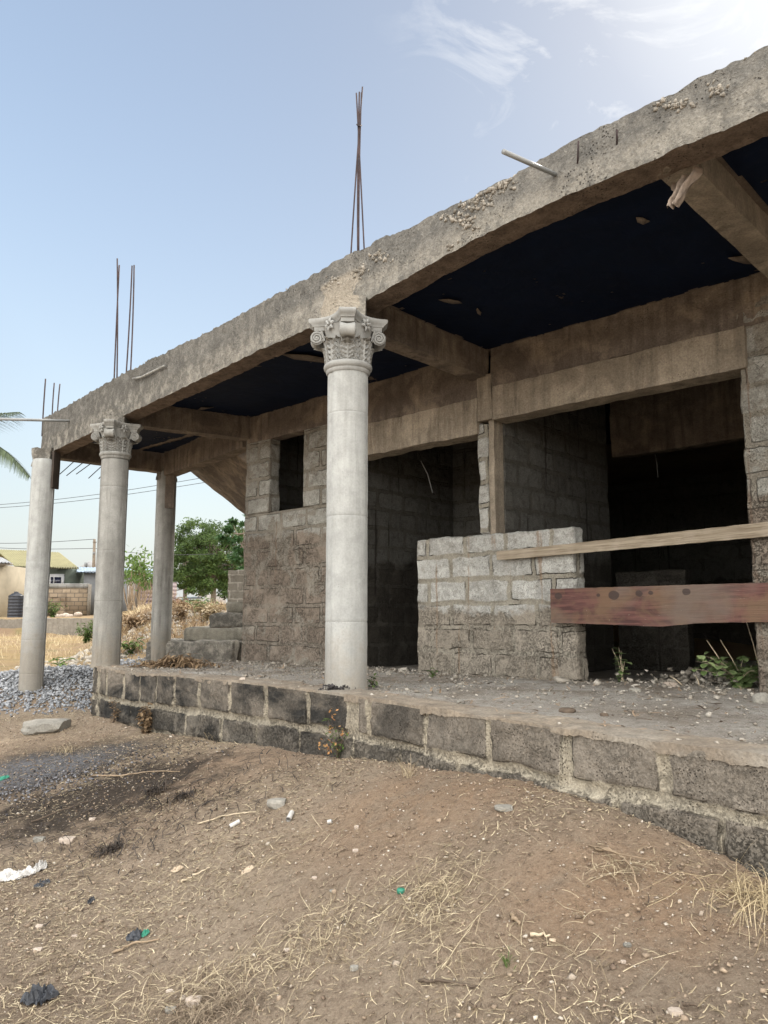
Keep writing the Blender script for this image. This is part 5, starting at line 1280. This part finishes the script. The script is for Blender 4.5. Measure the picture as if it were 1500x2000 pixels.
# field grass
X = rng.uniform(-16, -3.0, 14000); Y = rng.uniform(11.5, 29.5, 14000); kx = (X / Y < -.20) & (X / Y > -.56); X, Y = X[kx], Y[kx]
kx = rng.uniform(0, 1, len(X)) < np.clip(.55 + 1.2 * fbm(np.stack([X, Y, 0 * X], -1), .5, 3, 5), .1, 1); X, Y = X[kx], Y[kx]
o = strands('field_grass', np.stack([X, Y, ground_z(X, Y)], 1), rng.uniform(.08, .26, len(X)), rng.uniform(.006, .016, len(X)), M['drygrass'], up=.8, rise=.3, curl=.6, kind='stuff'); tag(o, 'yellow dry grass in the field behind the columns', 'dry grass')
# bank litter behind the steps
X = rng.uniform(-7, -2.2, 3600); Y = rng.uniform(12.8, 18, 3600); kx = (X / Y > -.36) & (X / Y < -.15); X, Y = X[kx], Y[kx]
o = strands('bank_brush', np.stack([X, Y, ground_z(X, Y)], 1), rng.uniform(.08, .35, len(X)), rng.uniform(.008, .02, len(X)), M['leaf_dry'], up=.6, rise=.4, curl=.9, kind='stuff'); tag(o, 'brown dry brush and roots covering the earth bank', 'dry brush')
n = 900; X = rng.uniform(-6.5, -2.2, n); Y = rng.uniform(12.8, 17, n)
o = stones('bank_rubble', np.stack([X, Y, ground_z(X, Y)], 1), rng.uniform(.02, .09, n), M['rubble'], None, 1, .7, kind='stuff'); tag(o, 'pale clods and rubble on the earth bank', 'rubble')
def gnd_at(px_, Y): x = (px_ - 750) / F * Y; return np.array([x, Y, float(ground_z(x, Y))])
plant('green_bush', gnd_at(178, 22), 'dark green bush in the field left of the stained column', 'bush', 26, .75, .5, 'leaf', 26, .10, 'twigd', 21, broad=.45)
plant('green_weed', gnd_at(130, 13.2), 'small broad leafed green weed behind the gravel', 'weed', 8, .22, .22, 'leaf', 6, .14, 'twigd', 22, broad=.4)
plant('green_weed', gnd_at(262, 13.0), 'small green weed between the stained column and the back column', 'weed', 9, .26, .22, 'leaf', 7, .14, 'twigd', 23, broad=.4)
plant('dry_bush', gnd_at(415, 15.4) + [0, 0, .0], 'straw coloured dry bush on top of the steps', 'dry bush', 26, .42, .40, 'straw', 18, .14, 'twigm', 24, broad=.2)
plant('dry_bush', gnd_at(358, 15.4), 'brown leafless bush on the earth bank left of the steps', 'dry bush', 24, .60, .45, 'leaf_dry', 10, .12, 'twigm', 25, broad=.25)
plant('dry_bush', gnd_at(270, 15.5), 'brown root tangle on the bank between two columns', 'dry bush', 26, .35, .8, 'leaf_dry', 12, .16, 'twigd', 26, broad=.25)
plant('green_weed', gnd_at(392, 16.4), 'pale green weed on the bank below the tree', 'weed', 16, .40, .5, 'leaf_pale', 14, .09, 'twigd', 27, broad=.5)

M['render_dirty'] = mat_concrete('stained_render', (.17, .15, .125), (.26, .235, .195), (.05, .047, .04), .35, .6, .03)
M['roof_yellow'] = mat_simple('faded_yellow_roofing', (.215, .198, .105), .8, .12, 2, .002, 20, .4)
M['wall_green'] = mat_simple('grey_green_render', (.13, .155, .13), .9, .12, 3, .004, 20)
M['wall_beige'] = mat_simple('beige_render', (.33, .285, .21), .9, .12, 2, .004, 20)
M['wall_grey'] = mat_simple('grey_render', (.17, .175, .18), .9, .15, 2, .004, 20)
M['wall_pale'] = mat_simple('pale_render', (.28, .26, .24), .9, .15, 2, .004, 20)
M['roof_blue'] = mat_simple('pale_blue_roofing', (.26, .32, .38), .5, .15, 2, .002, 20, .4)
M['roof_grey'] = mat_simple('pale_grey_roofing', (.27, .27, .27), .6, .15, 2, .002, 20, .4)
M['white'] = mat_simple('white_paint', (.55, .56, .58), .5, .05)
M['glass'] = mat_simple('dark_glass', (.012, .016, .035), .12, .1, 2, 0, 10, .5)
M['tank'] = mat_simple('black_tank_plastic', (.018, .020, .026), .4, .15, 5, .001, 20, .4)
M['blue'] = mat_simple('blue_paint', (.10, .35, .50), .6, .1)
M['kiosk'] = mat_simple('dark_kiosk_timber', (.05, .05, .055), .7, .2)
M['brownwall'] = mat_simple('red_brown_wall', (.13, .06, .045), .9, .2)
# block wall texture for the compound wall
def brick_far(name, c1, c2, mo, bw=.45, bh=.225, ax=0):
    m, t = newmat(name); p = t.pos(); s_ = t.sep(p); v = t.n('ShaderNodeCombineXYZ', i0=s_[ax], i1=s_[2], i2=0.0).outputs[0]
    bt = t.n('ShaderNodeTexBrick', Vector=v, Color1=c1, Color2=c2, Mortar=mo, Scale=1.0, Mortar_Size=.022, Mortar_Smooth=.3, Bias=0.0, Brick_Width=bw, Row_Height=bh)
    n_ = t.noise(p, 1.3, 7, .6, .5); c = t.mix(t.math('MULTIPLY', t.ramp(n_, .5, .66), .5), bt.outputs['Color'], tuple(x * .5 for x in c2))
    t.out(c, .95, bt.outputs['Fac'], -.01, 1.0, .1); return m
M['brickwall'] = brick_far('tan_compound_blocks', (.27, .21, .145), (.20, .155, .11), (.12, .10, .08))
M['brickgrey'] = brick_far('grey_compound_blocks', (.26, .26, .25), (.20, .20, .19), (.2, .19, .17))
def fbox(name, x0, x1, y0, y1, Y, dep, mat, parent, res=None):
    """box whose front face covers the photo pixels x0..x1, y0..y1 at distance Y"""
    a, b_ = at_y(x0, y1, Y), at_y(x1, y0, Y); b = MB(); c_ = (a + b_) / 2; b.box((c_[0], Y + dep / 2, c_[2]), (b_[0] - a[0], dep, b_[2] - a[2])); return b.build(name, mat, parent)
# retaining wall of the terrace
P2 = np.array([(-20.5, 30.0), (-14, 30.0), (-9.2, 29.7)]);
o = ribbon('terrace_wall', P2, .3, lambda s: -.17 + .03 * np.sin(s), lambda s: s * 0 - 1.05, M['render_dirty'], None, res=.10, amp=.03, fr=1.2, toprough=.05, seed=61)
tag(o, 'low stained concrete terrace wall across the field', 'low wall')
Pm = MB()
# compound wall of tan blocks with a broken grey top course
cw = empty('compound_wall', tuple(far(92, 1200, 41)), 'tan sandcrete block compound wall with grey top course behind the water tank', 'wall')
fbox('block_wall', 8, 172, 1148, 1204, 41, .2, M['brickwall'], cw)
fbox('top_course', 12, 172, 1139.5, 1148, 40.97, .22, M['brickgrey'], cw)
fbox('pillar', 169, 175, 1141, 1204, 40.9, .3, M['render_dirty'], cw)
rough_box('broken_render', far(94, 1204, 40.85), (.9, 0, 0), (0, .1, 0), (0, 0, 1.05), M['brickwall'], cw, res=.08, amp=.08, seed=71, lump=.05)
# the green grey house with the yellow roof
h1 = empty('bungalow', tuple(far(60, 1190, 46)), 'grey green bungalow with faded yellow ribbed roof', 'house')
fbox('wall', 13, 141, 1108, 1200, 46, 6, M['wall_green'], h1)
fbox('side_wall', 13, 36, 1108, 1200, 45.9, .1, mat_simple('pale_green_render', (.22, .32, .26), .9, .1), h1)
def ribroof(name, pts, mat, parent, nr=40, amp=.04, th=.05):
    """corrugated sheet between four corners: left eave, right eave, right ridge, left ridge"""
    e0, e1, r1_, r0 = [np.array(p_, float) for p_ in pts]; n = nr * 4; A, B = np.meshgrid(np.linspace(0, 1, n), np.linspace(0, 1, 6), indexing='ij')
    V = (e0 + (e1 - e0) * A[..., None]) * (1 - B[..., None]) + (r0 + (r1_ - r0) * A[..., None]) * B[..., None]
    V[..., 2] += amp * (np.sin(A * nr * 2 * np.pi) > .55); F_ = gridfaces(n, 6); V = V.reshape(-1, 3)
    return mesh(name, np.r_[V, V - [0, 0, th]], np.r_[F_, F_[:, ::-1] + len(V)], mat, parent)
ribroof('roof', (far(30, 1106, 45), far(155, 1110, 45), far(116, 1079, 48.5), far(-8, 1073, 48.5)), M['roof_yellow'], h1, 26)
ribroof('roof', (far(-8, 1073, 48.5), far(116, 1079, 48.5), far(125, 1100, 52.5), far(0, 1100, 52.5)), M['roof_yellow'], h1, 26)
fbox('fascia_board', 32, 153, 1107.5, 1110.5, 45.1, .06, M['kiosk'], h1)
wf = fbox('window', 96, 125, 1121, 1145, 45.85, .12, M['white'], h1)
for (a, b_) in ((98, 103.5), (105.5, 119)): q = fbox('pane', a, b_, 1127, 1143, 45.8, .06, M['glass'], None); q.parent = wf; q.matrix_parent_inverse.identity(); q.location = Vector(q.location) - parent_world(wf)
# beige house at the left edge
h2 = empty('beige_house', tuple(far(-20, 1205, 38)), 'pale beige house wall and its metal eave at the left edge', 'house')
fbox('wall', -70, 11, 1104, 1206, 38, 5, M['wall_beige'], h2)
fbox('fascia_board', -72, 23, 1099.5, 1104, 37.6, .1, M['wall_pale'], h2)
ribroof('roof', (far(-72, 1099, 37.4), far(22, 1099, 37.4), far(5, 1089, 40), far(-72, 1086, 40)), M['roof_grey'], h2, 14)
# grey annex with a blue roof
h3 = empty('grey_annex', tuple(far(175, 1200, 43)), 'dark grey rendered annex with pale blue lean-to roof', 'building')
fbox('wall', 160, 300, 1115, 1200, 43.6, 4, M['wall_grey'], h3)
ribroof('roof', (far(150, 1117, 43.2), far(310, 1121, 43.2), far(310, 1112, 48), far(150, 1107.5, 48)), M['roof_blue'], h3, 24)
h4 = empty('gabled_house', tuple(far(170, 1110, 70)), 'distant grey gabled roof house by the utility pole', 'house')
b = MB(); g0 = [far(148, 1112, 70), far(196, 1112, 70), far(176, 1094.5, 70)]; g1 = [p_ + np.array([0, 8, 0]) for p_ in g0]
b.addm(g0 + g1, [[0, 1, 2], [5, 4, 3]], [[0, 3, 4, 1], [1, 4, 5, 2], [2, 5, 3, 0]]); b.build('roof', M['roof_grey'], h4)
fbox('wall', 150, 194, 1110, 1190, 70.3, 7, M['wall_pale'], h4); fbox('chimney', 164.5, 168, 1098.5, 1108, 69.6, .3, M['wall_grey'], h4)
# far roofs to the right of the stained column
h5 = empty('shack', tuple(far(280, 1195, 36)), 'rusty corrugated metal shack between the columns', 'shed')
m, t = newmat('corrugated_rust'); p = t.pos(); wv = t.n('ShaderNodeTexWave', dict(bands_direction='Z'), Vector=p, Scale=1.6, Distortion=.4).outputs['Fac']
c = t.mix(t.ramp(t.noise(p, 1.2, 6), .4, .6), (.34, .26, .21), (.26, .22, .25)); c = t.mix(t.ramp(wv, .25, .5), t.mulc(c, (.55, .5, .5)), c); t.out(c, .7, wv, .03, 1); M['corr'] = m
fbox('wall', 271, 312, 1133, 1196, 36, 3, M['corr'], h5); ribroof('roof', (far(266, 1134, 35.6), far(316, 1136, 35.6), far(316, 1129, 39), far(264, 1128, 39)), M['roof_grey'], h5, 14)
h6 = fbox('rendered_wall', 247, 270.5, 1134, 1193, 36.6, .3, M['wall_pale'], None); tag(h6, 'plain pale rendered wall just left of the rusty shack', 'wall')
# roadside kiosk and far buildings under the tree
k = empty('kiosk', tuple(far(374, 1191, 90)), 'dark timber kiosk with a blue side under the big tree', 'kiosk')
fbox('body', 357, 384, 1171, 1192, 90, 2, M['kiosk'], k); fbox('side_panel', 355.5, 360.5, 1167, 1191, 89.7, 2, M['blue'], k); fbox('roof', 354, 388, 1165.5, 1168.5, 89.3, 3, M['roof_blue'], k)
for (a, b_) in ((364, 371), (373.5, 380)): fbox('window', a, b_, 1174, 1188, 89.85, .1, M['roof_grey'], k)
o = empty('white_house', tuple(far(400, 1186, 110)), 'white distant house with dark windows under the tree', 'house')
fbox('wall', 384, 425, 1160, 1190, 110, 6, M['wall_pale'], o)
for (a, b_) in ((386, 391), (399, 406)): fbox('window', a, b_, 1172, 1180, 109.8, .2, M['glass'], o)
o = fbox('brown_wall', 338, 356, 1170, 1192, 95, .4, M['brownwall'], None); tag(o, 'red brown wall left of the kiosk', 'wall')
# water tank
tk = empty('water_tank', tuple(far(29, 1206, 36)), 'black ribbed plastic water tank beside the beige house', 'water tank')
b = MB(); ww = (at_y(43, 1180, 36) - at_y(15, 1180, 36))[0] / 2; z0, z1 = at_y(29, 1206, 36)[2], at_y(29, 1163, 36)[2]; H = z1 - z0
prof = [(0, 0), (ww, 0)]
for i in range(7): zz = H * (i + .2) / 7; prof += [(ww, zz), (ww * .965, zz + H * .02), (ww * .965, zz + H * .04), (ww, zz + H * .06)]
prof += [(ww, H * .97), (ww * .93, H), (ww * .5, H * 1.09), (ww * .28, H * 1.12), (0, H * 1.12)]
b.lathe(prof, (0, 0, 0), 36); o = b.build('body', M['tank'], tk, smooth=False); autosmooth(o, 50); o.location = (0, 0, 0)
b = MB(); b.lathe([(ww * .3, H * 1.10), (ww * .3, H * 1.17), (0, H * 1.18)], (0, 0, 0), 24); o = b.build('lid', M['tank'], tk); o.location = (0, 0, 0)
tk.location = tuple(far(29, 1206, 36)); 
# utility pole and overhead lines
up_ = empty('utility_pole', tuple(far(183, 1115, 60)), 'thin utility pole above the far roofs', 'pole')
b = MB(); b.tube([far(182, 1150, 60), far(184.5, 1053, 60)], [.16, .10], 8); b.build('pole', M['bark'], up_); fbox('crossarm', 181, 188, 1058, 1059.5, 59.9, .1, M['bark'], up_); fbox('meter_box', 181.2, 184, 1078, 1083, 59.8, .3, M['wall_grey'], up_)
def wire(pts, r, label, group):
    P = np.array([at_y(*p_) for p_ in pts]); t_ = np.linspace(0, 1, len(P)); tt_ = np.linspace(0, 1, 24); Q = np.stack([np.interp(tt_, t_, P[:, k]) for k in range(3)], 1)
    Q[:, 2] -= .25 * np.sin(np.pi * tt_); b = MB(); b.tube(Q, r, 5); return tag(b.build('overhead_wire', M['kiosk'], None, smooth=True), label, 'wire', group)
GW = 'overhead wires'
wire([(-120, 993, 40), (420, 929, 34)], .013, 'upper of the two near overhead wires behind the columns', GW)
wire([(-120, 998, 40), (420, 939, 34)], .013, 'lower of the two near overhead wires behind the columns', GW)
wire([(-120, 1057, 66), (184, 1053, 60)], .022, 'highest thin wire running to the utility pole', GW)
wire([(-120, 1060, 66), (184, 1071, 60)], .022, 'sagging thin wire running to the utility pole', GW)
wire([(184, 1071, 60), (420, 1082, 66)], .02, 'thin wire running right from the utility pole', GW)

# ---- trees
def tree(name, base, label, h, cr, mat, nclump, nleaf, lsz, seed, trunk_h=.35, flat=.8, cat='tree', group=None, lean=0):
    rg = np.random.default_rng(seed); base = np.asarray(base, float); root = empty(name, tuple(base), label, cat, group)
    b = MB(); top = base + [lean, 0, h * .72]; K = 8; t_ = np.linspace(0, 1, K)[:, None]; tp = base + (top - base) * t_ + rg.normal(0, .02 * h * .3, (K, 3)) * t_
    b.tube(tp, np.linspace(h * .035, h * .012, K), 9); cen = base + [lean * .8, 0, h * (trunk_h + (1 - trunk_h) * .5)]; rz = h * (1 - trunk_h) * .5
    cl = []
    for i in range(nclump):
        d = rg.normal(size=3); d /= np.linalg.norm(d); r_ = rg.uniform(.25, 1.0) ** .5
        c_ = cen + d * r_ * [cr, cr, rz] * [1, 1, flat / .8] * rg.uniform(.8, 1.12); cl.append((c_, rg.uniform(.09, .22) * cr))
        if i % 3 == 0:
            s_ = tp[rg.integers(3, K)]; m_ = (s_ + c_) / 2 + [0, 0, -.05 * h]; tq = np.linspace(0, 1, 6)[:, None]; b.tube((1 - tq) ** 2 * s_ + 2 * tq * (1 - tq) * m_ + tq ** 2 * c_, np.linspace(h * .010, h * .002, 6), 5)
    b.build('trunk', M['bark'], root, smooth=True)
    C_ = np.array([c for c, r_ in cl]); Rr = np.array([r_ for c, r_ in cl]); ix = rg.integers(0, nclump, nleaf)
    d = rg.normal(size=(nleaf, 3)); d /= np.linalg.norm(d, axis=1)[:, None]; P = C_[ix] + d * (Rr[ix] * rg.uniform(.3, 1.15, nleaf))[:, None] * [1.15, 1.15, .62]
    nr = rg.normal(size=(nleaf, 3)) + [0, -.2, .8]; nr /= np.linalg.norm(nr, axis=1)[:, None]; a = np.cross(nr, rg.normal(size=(nleaf, 3))); a /= np.linalg.norm(a, axis=1)[:, None]; c2 = np.cross(nr, a)
    L = lsz * rg.uniform(.6, 1.3, nleaf)[:, None]; V = np.stack([P - a * L, P + c2 * L * .42 - nr * L * .1, P + a * L, P - c2 * L * .42 - nr * L * .1], 1).reshape(-1, 3)
    mesh('crown', V, np.arange(nleaf * 4).reshape(-1, 4), mat, root, attrs={'tone': np.repeat(np.clip(rg.uniform(0, 1, nleaf) * .6 + .4 * _h(ix, ix, ix, 3), 0, 1), 4)})
    return root
tb = far(416, 1186, 72); tree('shade_tree', tb, 'big round dark green shade tree beyond the steps', 8.0, 4.6, M['leaf_dark'], 190, 30000, .13, 31, trunk_h=.16)
tb = far(360, 1190, 84); tree('shade_tree', tb, 'smaller dark tree behind the left side of the big shade tree', 7.5, 3.6, M['leaf_dark'], 60, 9000, .20, 32, trunk_h=.05, cat='tree')
tb = far(478, 1185, 40); tree('broadleaf_tree', tb, 'tree with large glossy leaves close beside the corner of the house', 5.4, 1.45, M['leaf_broad'], 34, 2300, .17, 33, trunk_h=.22)
tb = far(480, 1188, 90); tree('hedge_tree', tb, 'dark bushy tree filling the gap behind the block parapet', 6.0, 4.2, M['leaf_dark'], 60, 9000, .22, 35, trunk_h=.02)
# papaya-like thin trees between the columns
def bare(px_, y0, y1, Y, label, seed, nb=7, leaf=True):
    rg = np.random.default_rng(seed); base = far(px_, y0, Y); H = at_y(px_, y1, Y)[2] - base[2]; root = empty('sapling', tuple(base), label, 'sapling', 'bare branched saplings by the shack'); b = MB(); LP = []
    for i in range(nb):
        a = rg.uniform(0, 6.28); o_ = rg.uniform(.1, .45) * H * .45; hh = H * rg.uniform(.6, 1); t_ = np.linspace(0, 1, 9)[:, None]
        p_ = base + np.c_[np.cos(a) * o_ * np.sin(t_ * 2.2), np.sin(a) * o_ * t_, hh * t_] + rg.normal(0, .012 * H, (9, 3)) * t_; b.tube(p_, np.linspace(.035, .010, 9), 5); LP.append(p_[-1])
    b.build('branches', M['twigm'], root, smooth=True)
    if leaf:
        P = np.repeat(np.array(LP), 26, 0); P = P + rg.normal(0, .22, P.shape); n_ = len(P); d = rg.normal(size=(n_, 3)); d /= np.linalg.norm(d, axis=1)[:, None]; s_ = np.cross(d, rg.normal(size=(n_, 3))); s_ /= np.linalg.norm(s_, axis=1)[:, None]
        V = np.stack([P, P + d * .11 + s_ * .05, P + d * .24, P + d * .11 - s_ * .05], 1).reshape(-1, 3); mesh('leaves', V, np.arange(n_ * 4).reshape(-1, 4), M['leaf'], root, attrs={'tone': rg.uniform(0, 1, n_ * 4)})
    return root
bare(268, 1202, 1098, 33, 'leafy sapling with curved pale branches close to the rendered wall', 41, 9)
bare(280, 1203, 1085, 34, 'taller thin sapling in front of the rusty shack', 42, 6)
bare(252, 1196, 1082, 35, 'leafy sapling half hidden by the stained column', 43, 8)
# ground plants by the tank
plant('green_weed', gnd_at(108, 37), 'green weed at the foot of the compound wall', 'weed', 22, .95, .8, 'leaf', 14, .16, 'twigd', 51, broad=.4)
plant('green_weed', gnd_at(148, 60) + [0, 0, .6], 'garden shrub beside the grey green bungalow', 'weed', 16, 1.3, .7, 'leaf', 14, .22, 'twigd', 52)
for i, (x, y) in enumerate(((122, 1203), (128, 1202), (134, 1204), (153, 1200), (110, 1204))):
    c_ = far(x, y, 38.5); V_, F_ = ICO[2]; V_ = V_ * (1 + .3 * fbm(V_ + i, 1.2, 2, i)[:, None]) * [.22, .18, .13]
    o = mesh('rubble_lump', V_ + c_, F_, M['stone_pale'], None, origin=tuple(c_)); tag(o, ['pale rubble lump at the compound wall, first from the left stack', 'pale rubble lump in the middle of the small heap by the compound wall', 'lowest pale rubble lump of the heap by the compound wall', 'lone whitish lump near the grey annex', 'pale lump beside the weed at the compound wall'][i], 'rubble', 'rubble lumps by the compound wall')
# coconut palm outside the left edge, its fronds reach in
pb_ = far(-95, 1210, 17.0); pt = empty('coconut_palm', tuple(pb_), 'coconut palm whose frond tips reach in at the left edge', 'palm')
crown = at_y(-95, 862, 17.0); b = MB(); t_ = np.linspace(0, 1, 12)[:, None]; b.tube(pb_ + (crown - pb_) * t_, np.linspace(.16, .10, 12), 10); b.build('trunk', M['bark'], pt, smooth=True)
M['frond'] = mat_leaf('palm_frond', (.035, .05, .03), (.10, .13, .07), .2)
def frond(tip, sag, seed):
    rg = random.Random(seed); tip = np.array(tip); sb = MB(); K = 40; t_ = np.linspace(0, 1, K); mid = (crown + tip) / 2 + np.array([0, 0, sag]); P = (1 - t_[:, None]) ** 2 * crown + 2 * (t_ * (1 - t_))[:, None] * mid + (t_ ** 2)[:, None] * tip
    V, F_, T = [], [], []
    d = tip - crown; d[2] = 0; d /= np.linalg.norm(d); s_ = np.array([-d[1], d[0], 0])
    for i in range(4, K):
        for q_ in range(2):
            for sg in (-1, 1):
                L = .62 * math.sin(math.pi * (.12 + .80 * t_[i])) * rg.uniform(.85, 1.1); dd_ = (P[i] - P[i - 1]); dd_ /= np.linalg.norm(dd_); ld = dd_ * .62 + s_ * sg * .62 + np.array([0, 0, -.15 + rg.uniform(-.12, .12)]); ld /= np.linalg.norm(ld)
                p0 = P[i] - (P[i] - P[i - 1]) * .5 * q_; wv_ = np.cross(ld, [0, 0, 1]); wv_ /= np.linalg.norm(wv_); k0 = len(V)
                for j in range(4):
                    f = j / 3; c_ = p0 + ld * L * f + np.array([0, 0, -.30 * L * f * f]); ww_ = .016 * (1 - f) + .002
                    V += [c_ + wv_ * ww_, c_ - wv_ * ww_]; 
                T += [rg.random()] * 8
                for j in range(3): F_.append([k0 + 2 * j, k0 + 2 * j + 1, k0 + 2 * j + 3, k0 + 2 * j + 2])
    o = mesh('frond', np.array(V), np.array(F_), M['frond'], pt, attrs={'tone': T})
    b = MB(); b.tube(P, np.linspace(.022, .004, K), 5); q = b.build('midrib', M['frond'], None); q.parent = o; q.location = Vector(q.location) - parent_world(o)
frond(at_y(38, 805, 16.6), .35, 1); frond(at_y(56, 930, 16.4), .75, 2)
for k_, (x, y, yy) in enumerate(((-260, 900, 17), (-200, 780, 18), (-230, 980, 16), (-60, 820, 19.3), (-130, 900, 14.6))): frond(at_y(x, y, yy), .5, 10 + k_)
